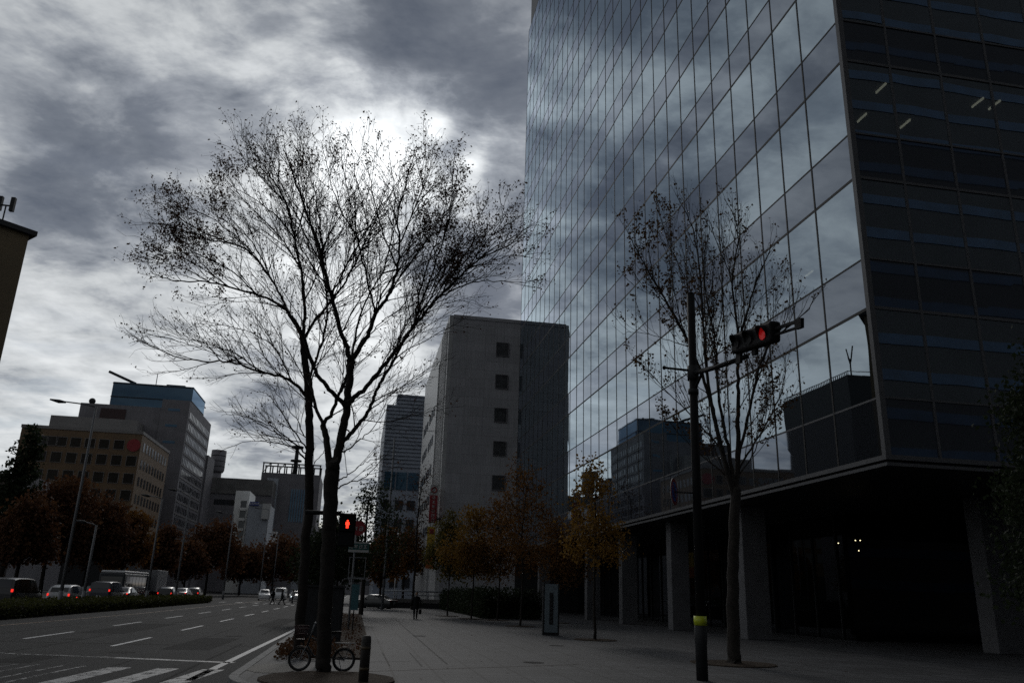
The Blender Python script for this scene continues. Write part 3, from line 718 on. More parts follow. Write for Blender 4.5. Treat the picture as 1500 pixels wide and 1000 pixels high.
for k in range(7):
    for i in range(ny):
        y = BY + 2.2 + i * (fa.y - BY - 3) / ny
        MB().box((LX - 0.05, y, BZ - 3.6 - k * 3.9), (LX + 0.07, y + 1.3, BZ - 1.6 - k * 3.9)).build('window', M['dwin'], t_)
e = atY(196, 652, BY)
MB().disc((e.x, BY - 0.1, e.z), (0, 1, 0), 1.45, 0.2, 28).build('emblem', M['red_sign'], t_)

GX = LX
q0 = atX(279, 587, GX); q1 = atX(309, 624, GX); QY, QZ = q0.y, q0.z
ql = atY(118, 589, QY); qw = atY(86, 614, QY)
t_ = thing('grey_hotel', 'stepped grey office block with many small windows rising behind the brown hotel', 'building', (GX, QY, 0))
ps = atY(238, 588, QY)
MB().box((ps.x, QY, 0), (GX, q1.y, QZ)).build('wall', M['taupe'], t_)
MB().box((ql.x, QY + 0.3, 0), (ps.x - 0.003, q1.y - 6, ql.z)).build('west_wing', M['taupe'], t_)
MB().box((qw.x, QY - 6, 0), (ps.x - 4, QY + 0.297, qw.z)).build('front_wing', M['taupe2'], t_)
pa, pb = atY(148, 597, QY), atY(181, 621, QY)
MB().box((pa.x, QY + 0.1, pb.z), (pb.x, QY + 0.297, pa.z)).build('louvre_panel', M['maroon'], t_)
for (px, py) in ((255, 600), (250.5, 623), (247, 647)):
    p = atY(px, py, QY); MB().box((p.x - 1.6, QY - 0.05, p.z - 0.35), (p.x + 1.6, QY + 0.05, p.z + 0.35)).build('stair_window', M['bwin'], t_)
NW = 15
for k in range(13):
    for i in range(NW):
        y = QY + 2 + i * (q1.y - QY - 3.5) / NW; z = QZ - 4.6 - k * 3.3
        MB().box((GX - 0.05, y, z), (GX + 0.05, y + (q1.y - QY) / NW * (0.42 if (i * 7 + k) % 5 else 0.62), z + 1.75)).build('window', M['dwin'], t_)
for k in range(13):
    MB().box((GX + 0.003, QY + 1, QZ - 5.3 - k * 3.3), (GX + 0.16, q1.y - 1, QZ - 5.05 - k * 3.3)).build('floor_band', M['taupe2'], t_)
p = atY(132, 585, QY); MB().ell((p.x, QY + 2, p.z), (0.9, 0.9, 0.9)).tube([(p.x, QY + 2, p.z - 2), (p.x, QY + 2, p.z)], 0.2, 6).build('roof_beacon', M['dark'], t_)
# step at its far end
MB().box((GX - 14, q1.y + 0.003, 0), (GX + 0.6, q1.y + 12, q1.z - 9.5)).build('end_wing', M['taupe'], t_)

TX, TY = -54.3, 256.4
b0 = atY(284, 567, TY); bl = atY(166, 561, TY); bf = atX(300.5, 590, b0.x)
t_ = thing('blue_glass_tower', 'blue glass tower with a crane boom on its roof behind the grey block', 'building', (b0.x, TY, 0))
MB().box((bl.x, TY, 0), (b0.x, min(bf.y, TY + 60), b0.z)).build('glass_wall', M['bwin'], t_)
mb = MB()
for k in range(9): mb.box((bl.x - 0.1, TY - 0.12, b0.z - 0.5 - k * 4.2), (b0.x + 0.1, min(bf.y, TY + 60) + 0.05, b0.z - 0.2 - k * 4.2))
mb.build('floor_band', M['dark'], t_)
a = atY(160, 544, TY + 5); b_ = atY(199, 562, TY + 5)
MB().tube([a, b_], 0.45, 6).build('crane_boom', M['dark'], t_)
MB().box((atY(240, 565, TY).x, TY + 3, b0.z + 0.003), (atY(268, 565, TY).x, TY + 9, b0.z + 1.0)).build('roof_plant', M['dark'], t_)
p = atY(231, 548, TY + 4); MB().tube([(p.x, TY + 4, b0.z), (p.x, TY + 4, p.z)], 0.12, 5).build('mast', M['dark'], t_)

# round drum building
Yd = q1.y + 34; ct = atY(324, 660, Yd); cbm = atY(324, 692, Yd); rad = abs(atY(333, 670, Yd).x - atY(311, 670, Yd).x) / 2
ctr = atY(320, 670, Yd)
t_ = thing('drum_building', 'round drum shaped top of a building past the grey block', 'building', (ctr.x, Yd, 0))
MB().tube([(ctr.x, Yd, cbm.z), (ctr.x, Yd, cbm.z + 0.8), (ctr.x, Yd, ct.z)], [rad * 0.86, rad, rad], 28).build('drum', M['taupe'], t_)
MB().tube([(ctr.x, Yd, 0), (ctr.x, Yd, cbm.z)], rad * 0.7, 20).build('shaft', M['taupe'], t_)
mb = MB()
for k in range(3): mb.torus((ctr.x, Yd, cbm.z + (ct.z - cbm.z) * (k + 1) / 4), (0, 0, 1), rad * 1.0, 0.12, 28, 5)
mb.build('drum_band', M['dark'], t_)

# low wide block and the tower with a roof frame
Y = q1.y + 14
a, b_ = atY(316, 699, Y), atY(392, 701, Y)
t_ = thing('low_wide_block', 'long low grey brown block with a flat roofline across the far end of the road', 'building', (a.x, Y, 0))
MB().box((a.x - 1, Y, 0), (b_.x + 2, Y + 30, a.z - 5.2)).build('wall', M['taupe'], t_)
MB().box((a.x - 1.2, Y - 0.4, a.z - 5.197), (b_.x + 2, Y + 30, a.z)).build('roof_band', M['concrete'], t_)
for i in range(14):
    x = a.x + 0.5 + i * (b_.x - a.x) / 14; MB().box((x, Y - 0.06, a.z - 9), (x + 1.2, Y + 0.05, a.z - 7.2)).build('window', M['dwin'], t_)

Y = 300.0
a = atY(384, 687, Y); b_ = atY(470, 690, Y); tp = atY(386, 676, Y)
t_ = thing('roof_frame_tower', 'grey tower crowned by an open steel roof frame behind the left trunk', 'building', (a.x, Y, 0))
c1_ = atY(391, 705, Y); c2_ = atY(408, 705, Y)
MB().box((a.x, Y, 0), (b_.x, Y + 25, a.z - 1)).build('wall', M['taupe'], t_)
MB().box((c1_.x, Y - 0.6, 0), (c2_.x, Y - 0.003, a.z - 3)).build('stair_shaft', M['cool_grey'], t_)
mb = MB()
for i in range(9):
    x = a.x + 0.3 + i * (b_.x - a.x - 0.6) / 8
    mb.box((x - 0.22, Y + 0.3, a.z - 1), (x + 0.22, Y + 0.75, tp.z)); mb.box((x - 0.22, Y + 8, a.z - 1), (x + 0.22, Y + 8.4, tp.z))
    if i < 8: 
        x2 = a.x + 0.3 + (i + 1) * (b_.x - a.x - 0.6) / 8
        if i % 2 == 0: mb.tube([(x, Y + 0.5, a.z - 1), (x2, Y + 0.5, tp.z)], 0.14, 5)
mb.box((a.x, Y + 0.25, tp.z - 0.4), (b_.x, Y + 0.8, tp.z)); mb.box((a.x, Y + 7.9, tp.z - 0.4), (b_.x, Y + 8.5, tp.z))
mb.build('roof_frame', M['dark'], t_)
p = atY(436, 655, Y + 5); MB().tube([(p.x, Y + 5, a.z - 1), (p.x, Y + 5, p.z)], [0.9, 0.6], 8).disc((p.x, Y + 5, p.z), (0, 0, 1), 2.2, 0.7, 16).disc((p.x, Y + 5, p.z - 5), (0, 0, 1), 2.0, 0.6, 16).build('antenna_mast', M['dark'], t_)
a2, b2 = atY(427, 716, Y), atY(447, 765, Y)
for i in range(6):
    x = a2.x + i * (atY(449, 716, Y).x - a2.x) / 6; MB().box((x, Y - 0.15, b2.z), (x + 0.5, Y - 0.003, a2.z)).build('blue_strip', M['bwin'], t_)

# small buildings at the end of the left side
Y = 250.0
a, b_ = atY(346, 718, Y), atY(365, 730, Y); 
t_ = thing('white_apartment_block', 'narrow white apartment block with dark balcony openings left of the small grey building', 'building', (a.x, Y, 0))
MB().box((a.x, Y, 0), (b_.x, Y + 14, a.z)).build('wall', M['white_wall'], t_)
p = atY(353, 735, Y).x
for v_ in (738, 753, 768, 783):
    z = atY(357, v_, Y).z; MB().box((p, Y - 0.03, z - 1.0), (b_.x - 0.5, Y + 0.05, z + 1.0)).build('balcony', M['dwin'], t_)
    MB().box((p, Y - 0.9, z - 1.9), (b_.x - 0.5, Y - 0.033, z - 1.05)).build('balcony_parapet', M['white_wall'], t_)
Y = 246.0
a, b_ = atY(366, 727, Y), atY(396, 736, Y)
t_ = thing('small_grey_building', 'small pale grey building with a blue roof sign at the end of the road', 'building', (a.x, Y, 0))
MB().box((a.x, Y, 0), (b_.x, Y + 14, a.z - 2)).build('wall', M['cool_grey'], t_)
p, q = atY(385, 737, Y - 1), atY(394.5, 760, Y - 1)
MB().box((p.x, Y - 1, q.z), (q.x, Y - 0.003, p.z)).build('bay', M['offwhite'], t_)
p, q = atY(366, 734, Y - 0.5), atY(379, 740, Y - 0.5)
MB().box((p.x, Y - 0.5, q.z), (q.x, Y - 0.2, p.z)).build('roof_sign', M['blue_sign'], t_)
mb = MB()
for i in range(4): glyph(mb, p.x + (q.x - p.x) * (i + .5) / 4, Y - 0.5, (p.z + q.z) / 2, 0.7, i)
mb.build('lettering', M['offwhite'], t_)
Y = 200.0
a, b_ = atY(398, 778, Y), atY(403, 795, Y)
t_ = thing('pylon_sign', 'small white pylon sign with a dark square in front of the far brown trees', 'sign', (a.x, Y, 0))
MB().box((a.x, Y, b_.z), (b_.x + 0.2, Y + 0.4, a.z)).build('panel', M['white'], t_)
MB().box((a.x + 0.4, Y - 0.03, b_.z + 1.2), (b_.x - 0.2, Y - 0.003, b_.z + 2.0)).build('mark', M['black'], t_)
MB().box((a.x + 0.3, Y + 0.1, 0), (a.x + 0.5, Y + 0.3, b_.z)).build('post', M['steel'], t_)
Y = 230.0
a, b_ = atY(432, 803, Y), atY(462, 845, Y)
t_ = thing('far_shop_block', 'low far block with white vertical sign strips seen between the trunks', 'building', (a.x, Y, 0))
MB().box((a.x, Y, 0), (a.x + 9, Y + 20, a.z)).build('wall', M['cool_grey'], t_)
for px in (441, 455):
    p = atY(px, 806, Y); q = atY(px, 838, Y)
    MB().box((p.x - 0.2, Y - 0.2, q.z), (p.x + 0.2, Y - 0.003, p.z)).build('sign_strip', M['white'], t_)  # strips in plain white paint
# ochre building at the left edge of the view
OC = Vector((-54.3, 127.4, 53.8))
e0 = ray(0, 322); e0 = EYE + e0 * ((OC.z - 1.6) / e0.z)
dd = Vector((e0.x - OC.x, e0.y - OC.y, 0)).normalized(); nn = Vector((-dd.y, dd.x, 0))
if nn.y < 0: nn = -nn
t_ = thing('ochre_building', 'dark ochre building with a thin overhanging roof at the left edge of the view', 'building', (OC.x, OC.y, 0))
def oct_(p, l0, l1, d0, d1): return [(p + dd * l + nn * d) for l, d in ((l0, d0), (l1, d0), (l1, d1), (l0, d1))]
mb = MB(); Pw = OC - dd * -1.2
mb.prism([(w.x, w.y) for w in oct_(OC, 0.35, 40, 0.2, 26)], 0, OC.z - 0.8); mb.build('wall', M['yellow_wall'], t_)
mb = MB(); mb.prism([(w.x, w.y) for w in oct_(OC, -0.5, 41, -0.5, 27)], OC.z - 0.797, OC.z); mb.build('roof', M['dark'], t_)
for k in range(9):
    for i in range(3):
        mb = MB(); mb.prism([(w.x, w.y) for w in oct_(OC, 6.0 + i * 9, 10.5 + i * 9, 0.1, 0.25)], OC.z - 9 - k * 5, OC.z - 7 - k * 5); mb.build('window', M['dwin'], t_)
p = OC + dd * 4.0 + nn * 1.5; h = 3.2
mb = MB(); mb.tube([(p.x, p.y, OC.z), (p.x, p.y, OC.z + h)], 0.12, 6)
for s_ in (-0.9, 0.9): mb.box((p.x + s_ - 0.3, p.y - 0.3, OC.z + h - 0.9), (p.x + s_ + 0.3, p.y + 0.3, OC.z + h + 1.4))
mb.box((p.x - 0.9, p.y - 0.1, OC.z + h - 0.1), (p.x + 0.9, p.y + 0.1, OC.z + h + 0.1)); mb.build('antenna', M['dark'], t_)
# blocks of the city that the tower's glass mirrors
def mirror_pt(px, py, X):
    d = ray(px, py); return EYE + d * ((2 * XB - X - EYE.x) / d.x)
NX = -125.0
pn = mirror_pt(1241, 543, NX); pf = mirror_pt(1147, 567, NX)
t_ = thing('dark_office_block', 'dark flat topped office block with roof railing mirrored low in the tower panes', 'building', (NX, pn.y, 0))
MB().box((NX - 30, pn.y, 0), (NX, pf.y, pn.z - 1.5)).build('wall', M['dark'], t_)
mb = MB()
for i in range(40):
    y = pn.y + (pf.y - pn.y) * i / 39; mb.box((NX - 0.4, y - 0.1, pn.z - 1.5), (NX - 0.2, y + 0.1, pn.z - 0.1))
mb.box((NX - 0.4, pn.y, pn.z - 0.2), (NX - 0.2, pf.y, pn.z)); mb.box((NX - 30, pn.y + 0.1, pn.z - 0.2), (NX, pn.y + 0.3, pn.z)); mb.build('railing', M['dark'], t_)
mb = MB(); mb.tube([(NX - 3, pn.y + 2, pn.z - 1.5), (NX - 3, pn.y + 2, pn.z + 5)], 0.3, 6); mb.tube([(NX - 3, pn.y + 2, pn.z + 3), (NX - 3, pn.y + 4, pn.z + 9)], 0.25, 6); mb.tube([(NX - 3, pn.y + 2, pn.z + 3), (NX - 3, pn.y, pn.z + 9)], 0.25, 6); mb.build('antenna', M['dark'], t_)
M['rwin'] = pmat('ribbon_glass', (0.014, 0.034, 0.070), 0.45, 0.3, 0.3, 0.35)
M['behind'] = pmat('dark_tower_wall', (0.02, 0.021, 0.024), 0.8, 0.2, 0.2)
t_ = thing('dark_banded_tower', 'dark tower with ribbon windows mirrored in the shaded side of the glass office', 'building', (30, -34, 0))
MB().box((-6, -62, 0), (95, -34, 120)).build('wall', M['behind'], t_)
for k in range(24):
    z = 4 + k * 4.6; MB().box((-5.5, -34.02, z), (94.5, -33.9, z + 1.3)).build('window_band', M['rwin'], t_)
# blocks down the far end to close the road
for i, (px0, px1, py, Y, m) in enumerate(((404, 470, 770, 420, 'concrete'), (470, 566, 800, 400, 'taupe'), (-40, 40, 690, 150, 'taupe'))):
    a, b_ = atY(px0, py, Y), atY(px1, py, Y)
    t_ = thing('distant_block', ['pale distant block closing the end of the road', 'dim distant block behind the stop light trees', 'dim low block behind the red trees at the left edge'][i], 'building', (a.x, Y, 0))
    MB().box((a.x, Y, 0), (b_.x, Y + 25, a.z)).build('wall', M[m], t_)
    for k in range(4):
        for j in range(6):
            x = a.x + (b_.x - a.x) * (j + 0.25) / 6; z = a.z * (0.2 + 0.19 * k); MB().box((x, Y - 0.1, z), (x + (b_.x - a.x) * 0.09, Y + 0.05, z + a.z * 0.1)).build('window', M['dwin'], t_)
# ------------------------------------------------------------------ trees
def resample(pl, step):
    out = [pl[0]]; 
    for a, b in zip(pl[:-1], pl[1:]):
        d = b - a; n = max(1, int(round(d.length / step)))
        for i in range(1, n + 1): out.append(a + d * (i / n))
    return out
def smooth_path(pts, it=2):
    for _ in range(it):
        out = [pts[0]]
        for a, b in zip(pts[:-1], pts[1:]): out += [a * 0.75 + b * 0.25, a * 0.25 + b * 0.75]
        out.append(pts[-1]); pts = out
    return pts
class Skel:
    """branch skeleton: traced limbs first, then fine twigs grown by space colonisation"""
    def __init__(s): s.p = []; s.par = []; s.rmin = []; s.limbs = []; s.lev = []
    def limb(s, pts, r0, r1, step=0.22):
        pts = resample(smooth_path(pts), step)
        if s.p:
            best = min(range(len(s.p)), key=lambda i: (s.p[i] - pts[0]).length)
        else: best = -1
        last = best; k = len(pts); i0 = len(s.p)
        for i, p in enumerate(pts):
            q = p + Vector((random.gauss(0, .012), random.gauss(0, .012), random.gauss(0, .012)))
            s.p.append(q); s.par.append(last); s.rmin.append(r0 + (r1 - r0) * (i / max(1, k - 1)) ** 0.8); last = len(s.p) - 1
        s.limbs.append((i0, len(s.p)))
    def grow(s, att, step, di, dk, iters, wig=0.25, bias=(0, 0, 0.05), org=None, ok_=0.0):
        att = list(att); bias = Vector(bias)
        for it in range(iters):
            if not att: break
            kd = kdtree.KDTree(len(s.p))
            for i, p in enumerate(s.p): kd.insert(p, i)
            kd.balance(); acc = {}
            for a in att:
                co, i, d = kd.find(a)
                if d < di: acc.setdefault(i, Vector((0, 0, 0))); acc[i] += (a - co).normalized()
            if not acc: break
            new = []
            for i, d in acc.items():
                if d.length < 1e-4: continue
                d = d.normalized()
                if s.par[i] >= 0:
                    t = (s.p[i] - s.p[s.par[i]])
                    if t.length > 1e-6: d = (d + t.normalized() * 0.8)
                if org is not None: d = d + (s.p[i] - org).normalized() * ok_
                d = (d + bias + Vector((random.gauss(0, wig), random.gauss(0, wig), random.gauss(0, wig)))).normalized()
                q = s.p[i] + d * step
                co, j, dd_ = kd.find(q)
                if dd_ < step * 0.35: continue
                s.p.append(q); s.par.append(i); s.rmin.append(0); new.append(q)
            if not new: break
            kn = kdtree.KDTree(len(new))
            for i, p in enumerate(new): kn.insert(p, i)
            kn.balance()
            att = [a for a in att if kn.find(a)[2] > dk]
    def twigs(s, prob, seg, nseg, rmax, up_=0.30, ang=0.42):
        n0 = len(s.p); ch = [0] * n0
        for i in range(n0):
            if s.par[i] >= 0: ch[s.par[i]] += 1
        for i in range(n0):
            if s.rmin[i] > rmax or s.par[i] < 0: continue
            t = s.p[i] - s.p[s.par[i]]
            if t.length < 1e-6: continue
            t.normalize(); k = prob * (2.2 if ch[i] == 0 else 1.0)
            k = int(k) + (1 if random.random() < k - int(k) else 0)
            for _ in range(k):
                d = (t + Vector((random.gauss(0, ang), random.gauss(0, ang), random.gauss(0, ang) + up_))).normalized(); last = i; q = s.p[i]
                for _ in range(random.randint(max(1, nseg - 1), nseg + 1)):
                    d = (d + Vector((random.gauss(0, .16), random.gauss(0, .16), random.gauss(0, .16) + .04))).normalized()
                    q = q + d * seg * random.uniform(.7, 1.3); s.p.append(q); s.par.append(last); s.rmin.append(0); last = len(s.p) - 1
    def shoot(s, i, d, length, r0, r1, seg, wob, lift):
        q = s.p[i]; last = i; out = []; n = max(2, int(round(length / seg)))
        for k in range(n):
            d = (d + Vector((random.gauss(0, wob), random.gauss(0, wob), random.gauss(0, wob) + lift))).normalized()
            q = q + d * (length / n); s.p.append(q); s.par.append(last); s.rmin.append(r0 + (r1 - r0) * (k + 1) / n); last = len(s.p) - 1; out.append(last)
        return out
    def ramify(s, rstart, sp=(0.27, 0.19, 0.14), ln=(0.46, 0.38), base=(0.44, 0.23), tw=(0.12, 0.32), ang=(0.62, 0.7, 0.8), lift=(0.01, 0.01, 0.04), tip=0.0026, org=None):
        '''acute side shoots on every limb, then their side shoots, then twigs: straight fans of fine wood'''
        def side(t, a, p):
            ax = Vector((random.gauss(0, 1), random.gauss(0, 1), random.gauss(0, 1))); ax = (ax - t * ax.dot(t)).normalized()
            o = (p - org).normalized() if org is not None else Vector((0, 0, 1))
            d = t * math.cos(a) + ax * math.sin(a)
            return (d + o * 0.26 + Vector((0, 0, .06))).normalized()
        def run(nodes, lev, L_):
            n = len(nodes); pend = 0.0
            for k in range(1, n):
                i = nodes[k]; e_ = (s.p[i] - s.p[s.par[i]]); sl_ = e_.length
                if sl_ < 1e-6: continue
                t = e_ / sl_
                if lev == 0 and (s.rmin[i] > rstart): continue
                pend += sl_ * random.uniform(.6, 1.4)
                while pend > sp[lev]:
                    pend -= sp[lev]; rem = (n - k) / n * L_
                    a = ang[lev] * random.uniform(.6, 1.35)
                    if lev < 2:
                        l2 = (ln[lev] * rem + base[lev] * min(1.0, rem + 0.35)) * random.uniform(.65, 1.25)
                        r0 = min(s.rmin[i] * 0.7, (0.015, 0.0065)[lev]); r1 = (0.0046, 0.0034)[lev]
                        nd_ = s.shoot(i, side(t, a, s.p[i]), l2, max(r0, r1), r1, (0.16, 0.11)[lev], (.07, .09)[lev], lift[lev])
                        run([i] + nd_, lev + 1, l2)
                    else:
                        nd_ = s.shoot(i, side(t, a, s.p[i]), random.uniform(*tw), 0.0032, tip, 0.1, .12, lift[2]); s.lev += nd_[-2:]
            if lev > 0: s.lev.append(nodes[-1])
        for (a, b) in list(s.limbs):
            L_ = sum((s.p[i] - s.p[i - 1]).length for i in range(a + 1, b))
            run(list(range(a, b)), 0, L_)
    def radii(s, tip=0.005, ex=2.5):
        n = len(s.p); acc = [0.0] * n; s.r = [0.0] * n; s.ch = [[] for _ in range(n)]
        for i in range(n):
            if s.par[i] >= 0: s.ch[s.par[i]].append(i)
        for i in reversed(range(n)):
            r = acc[i] ** (1 / ex) if acc[i] > 0 else tip
            if s.rmin[i] > 0: r = s.rmin[i]
            else: r = min(r, 0.03)
            s.r[i] = r
            if s.par[i] >= 0: acc[s.par[i]] += r ** ex
    def meshes(s, split=0.03):
        big, small = MB(), MB(); n = len(s.p); stack = [i for i in range(n) if s.par[i] < 0]
        while stack:
            i = stack.pop(); chain = [s.par[i], i] if s.par[i] >= 0 else [i]
            j = i
            while s.ch[j]:
                c = max(s.ch[j], key=lambda q: s.r[q])
                for o in s.ch[j]:
                    if o != c: stack.append(o)
                chain.append(c); j = c
            if len(chain) < 2: continue
            R_ = [s.r[q] for q in chain]
            if s.par[i] >= 0: R_[0] = min(R_[0], R_[1] * 1.15)
            k = 0
            while k < len(chain) - 1 and R_[k] > split: k += 1
            if k > 0: big.tube([s.p[q] for q in chain[:k + 1]], R_[:k + 1], 10 if R_[0] > .07 else 7, cap=(k == len(chain) - 1))
            if k < len(chain) - 1: small.tube([s.p[q] for q in chain[k:]], R_[k:], 5 if R_[k] > 0.015 else 3, cap=False)
        return big, small
def leaf_quads(mb, p, size, n, spread, droop=0.0):
    for _ in range(n):
        c = p + Vector((random.gauss(0, spread), random.gauss(0, spread), random.gauss(0, spread)))
        a = Vector((random.gauss(0, 1), random.gauss(0, 1), random.gauss(0, 1) - droop)).normalized()
        b = a.cross(Vector((random.gauss(0, 1), random.gauss(0, 1), random.gauss(0, 1)))).normalized()
        L_ = size * random.uniform(0.6, 1.3); w = L_ * random.uniform(0.28, 0.45); up_ = a.cross(b) * (L_ * 0.12)
        mb.add([c, c + a * (L_ * .45) + b * w + up_, c + a * L_, c + a * (L_ * .45) - b * w + up_], [(0, 1, 2, 3)])
def lobe_pts(n, c, rad, shell=0.3):
    out = []
    for _ in range(n):
        d = Vector((random.gauss(0, 1), random.gauss(0, 1), random.gauss(0, 1))).normalized()
        q = (random.random() ** (1 / 3)) * (1 - shell) + shell * random.random() ** 0.2
        q = min(q, 1)
        out.append(c + Vector((d.x * rad[0], d.y * rad[1], d.z * rad[2])) * q)
    return out
T_ = Skel()
def limb_px(sk, pts, Y0, dy, r0, r1, start=0.0):
    """limb through a list of view points, swinging dy metres in depth along its length"""
    k = len(pts); out = []
    if sk is not T_:
        pts = [(a + max(0, 300 - a) * .10 - max(0, a - 700) * .08, b + max(0, 320 - b) * .15) for a, b in pts]
    for i, (a, b) in enumerate(pts):
        t = i / max(1, k - 1); out.append(atY(a, b, Y0 + start + (dy - start) * t ** 1.2))
    sk.limb(out, r0, r1)
    return out

from mathutils import noise as mnoise
def big_tree(name, label, cat, base, sk, att, leaves, bark, leafm, lsize=0.056, group=None, rstart=0.05, clump=1.5, kw={}):
    sk.ramify(rstart, org=Vector(base) + Vector((0, 0, 4.0)), **kw)
    sk.radii()
    t = thing(name, label, cat, base, group)
    big, small = sk.meshes(0.014)
    big.build('trunk', bark, t); small.build('branches', bark, t)
    mb = MB()
    for i in sk.lev:
        p = sk.p[i]
        d = leaves(p) * max(0.0, 1.6 + 4.4 * mnoise.noise(p * clump))
        k = int(d) + (1 if random.random() < d - int(d) else 0)
        if k: leaf_quads(mb, p, lsize, k, 0.05, 0.5)
    mb.build('foliage', leafm, t)
    return t

# --- zelkova by the bicycle (nearer trunk)
YB = 18.0
def S(px): return px / F_PX * (YB + 1.0)      # picture size -> metres near the trunk
B = Skel()
base = gnd(474, 985)
limb_px(B, [(474, 987), (474.5, 978), (475, 950), (477, 880), (481, 800), (484, 740), (486, 700), (488, 676)], base.y, 0, 0.150, 0.155)
B.rmin[0] = .20; B.rmin[1] = 0.175; B.rmin[2] = .16
limb_px(B, [(487, 690), (494, 672), (500, 640), (506, 610), (509, 585), (512, 560), (514, 525)], YB, 0.15, 0.105, 0.078)
limb_px(B, [(484, 690), (481, 665), (477.5, 644), (473.6, 623)], YB, 0.4, 0.08, 0.066)
limb_px(B, [(474, 622), (488, 600), (496, 578), (506, 560), (512, 540), (520, 500), (525, 470), (540, 430), (560, 400)], YB + .3, 0.9, 0.05, 0.015)
limb_px(B, [(474, 622), (463, 600), (456, 575), (455, 550), (470, 505), (480, 470), (478, 420), (465, 370), (455, 330), (450, 290)], YB + .3, 1.3, 0.045, 0.012)
limb_px(B, [(508, 596), (494, 582), (480, 568), (470, 555), (458, 534), (449, 508), (440, 480), (415, 448)], YB, -0.9, 0.058, 0.030)
limb_px(B, [(514, 527), (506, 505), (500, 487), (486, 435), (474, 393), (469, 365), (458, 335), (451, 318), (440, 280), (425, 230), (415, 195)], YB, -0.8, 0.066, 0.010)
limb_px(B, [(514, 540), (517, 525), (528, 505), (540, 492), (549, 459), (560, 445), (568, 435), (578, 410), (582, 393), (587, 355), (580, 318), (590, 280), (600, 235), (608, 205)], YB, 0.9, 0.070, 0.010)
limb_px(B, [(510, 592), (518, 582), (532, 572), (549, 553), (578, 515), (606, 478), (625, 455), (643, 435), (672, 407), (700, 379), (737, 365), (765, 350)], YB, -0.6, 0.066, 0.010)
limb_px(B, [(497, 655), (510, 638), (524, 622), (538, 608), (548, 584), (553, 567), (570, 538), (589, 506), (602, 480), (612, 466), (630, 440), (650, 400), (670, 360), (690, 320)], YB, 1.0, 0.058, 0.010)
limb_px(B, [(643, 435), (665, 424), (690, 412), (720, 412), (750, 414), (790, 412)], YB - .3, -1.0, 0.022, 0.007)
limb_px(B, [(549, 459), (545, 440), (535, 400), (525, 350), (515, 300), (505, 250), (500, 200)], YB, 0.2, 0.030, 0.008)
limb_px(B, [(606, 478), (612, 440), (622, 400), (640, 350), (650, 310), (655, 280)], YB, 0.3, 0.026, 0.008)
limb_px(B, [(486, 435), (500, 400), (520, 365), (540, 335), (555, 300), (570, 260)], YB - .2, -1.2, 0.026, 0.008)
limb_px(B, [(505, 662), (520, 650), (532, 640), (548, 626), (564, 600), (590, 580)], YB, -0.8, 0.020, 0.006)
limb_px(B, [(495, 705), (505, 698), (516, 692), (528, 680), (540, 675), (560, 672)], YB, -0.5, 0.018, 0.006)
limb_px(B, [(493, 715), (510, 705), (530, 703), (544, 690), (560, 672), (575, 655)], YB, 0.9, 0.018, 0.006)
limb_px(B, [(516, 581), (545, 583), (575, 577), (600, 570)], YB, 0.8, 0.012, 0.005)
for pts, dy, a, b in (
    ([(486, 435), (475, 390), (440, 330), (420, 280), (400, 230), (385, 185)], 0.9, .024, .006), ([(474, 393), (470, 340), (465, 290), (450, 235), (440, 185)], -1.1, .024, .006),
    ([(525, 350), (500, 310), (485, 265), (478, 220), (470, 185)], 1.2, .022, .006), ([(582, 393), (560, 340), (548, 290), (540, 240), (535, 195)], -1.3, .024, .006),
    ([(587, 355), (605, 310), (620, 265), (625, 225), (622, 195)], 1.3, .022, .006), ([(606, 478), (625, 420), (645, 370), (660, 310), (665, 250), (650, 222)], -1.4, .026, .006),
    ([(643, 435), (670, 390), (695, 350), (705, 315), (700, 285)], 1.2, .024, .006), ([(672, 407), (705, 365), (735, 330), (748, 305)], -0.9, .020, .006),
    ([(700, 379), (740, 355), (770, 340), (785, 330)], 0.8, .018, .006), ([(672, 407), (710, 385), (750, 375), (790, 372)], -1.3, .016, .006),
    ([(568, 435), (590, 400), (620, 360), (640, 330), (652, 290)], -0.7, .022, .006), ([(549, 459), (560, 425), (590, 390), (605, 340), (615, 290), (640, 255)], 1.5, .022, .006),
    ([(500, 487), (520, 450), (535, 420), (560, 395), (580, 380)], -1.2, .018, .006), ([(540, 492), (560, 470), (590, 450), (600, 425)], 1.0, .016, .006),
    ([(560, 400), (575, 350), (580, 300), (575, 250), (570, 205)], 0.4, .020, .006), ([(540, 335), (530, 290), (520, 245), (515, 200)], -1.4, .018, .006),
    ([(612, 466), (650, 445), (680, 437), (700, 432)], 0.9, .012, .005), ([(480, 420), (450, 380), (430, 345), (415, 300)], -1.5, .020, .006)):
    limb_px(B, pts, YB, dy, a, b)
att = []
LB = [ # view x, y, radii (px), count, leafiness
    (480, 225, 95, 52, 430), (595, 240, 78, 52, 430), (655, 300, 70, 48, 420), (715, 345, 75, 52, 440), (780, 405, 26, 30, 60), (545, 330, 85, 70, 260),
    (430, 260, 60, 60, 200), (460, 360, 60, 60, 120), (610, 390, 70, 60, 190), (690, 410, 60, 26, 90), (550, 640, 40, 40, 70), (535, 680, 40, 18, 60), (570, 560, 40, 22, 30), (520, 440, 40, 50, 60)]
for x, y, rx, ry, n in LB:
    c = atY(x, y, YB + random.uniform(-.6, .6)); att += lobe_pts(n * 3, c, (S(rx), 1.9, S(ry)))
def leafB(p):
    x, y, w = proj(p)
    d = 0.24
    if 400 < x < 600 and 250 < y < 430: return 0.07
    if x > 610 and y < 420: d = 0.9
    elif y < 265: d = 0.5
    if y > 430: d = 0.13
    if abs(x - 540) < 26 and abs(y - 676) < 16: d = 1.4
    return d
random.seed(11)
pit(base.x + 0.1, base.y - 1.3, 1.25, 1.45)
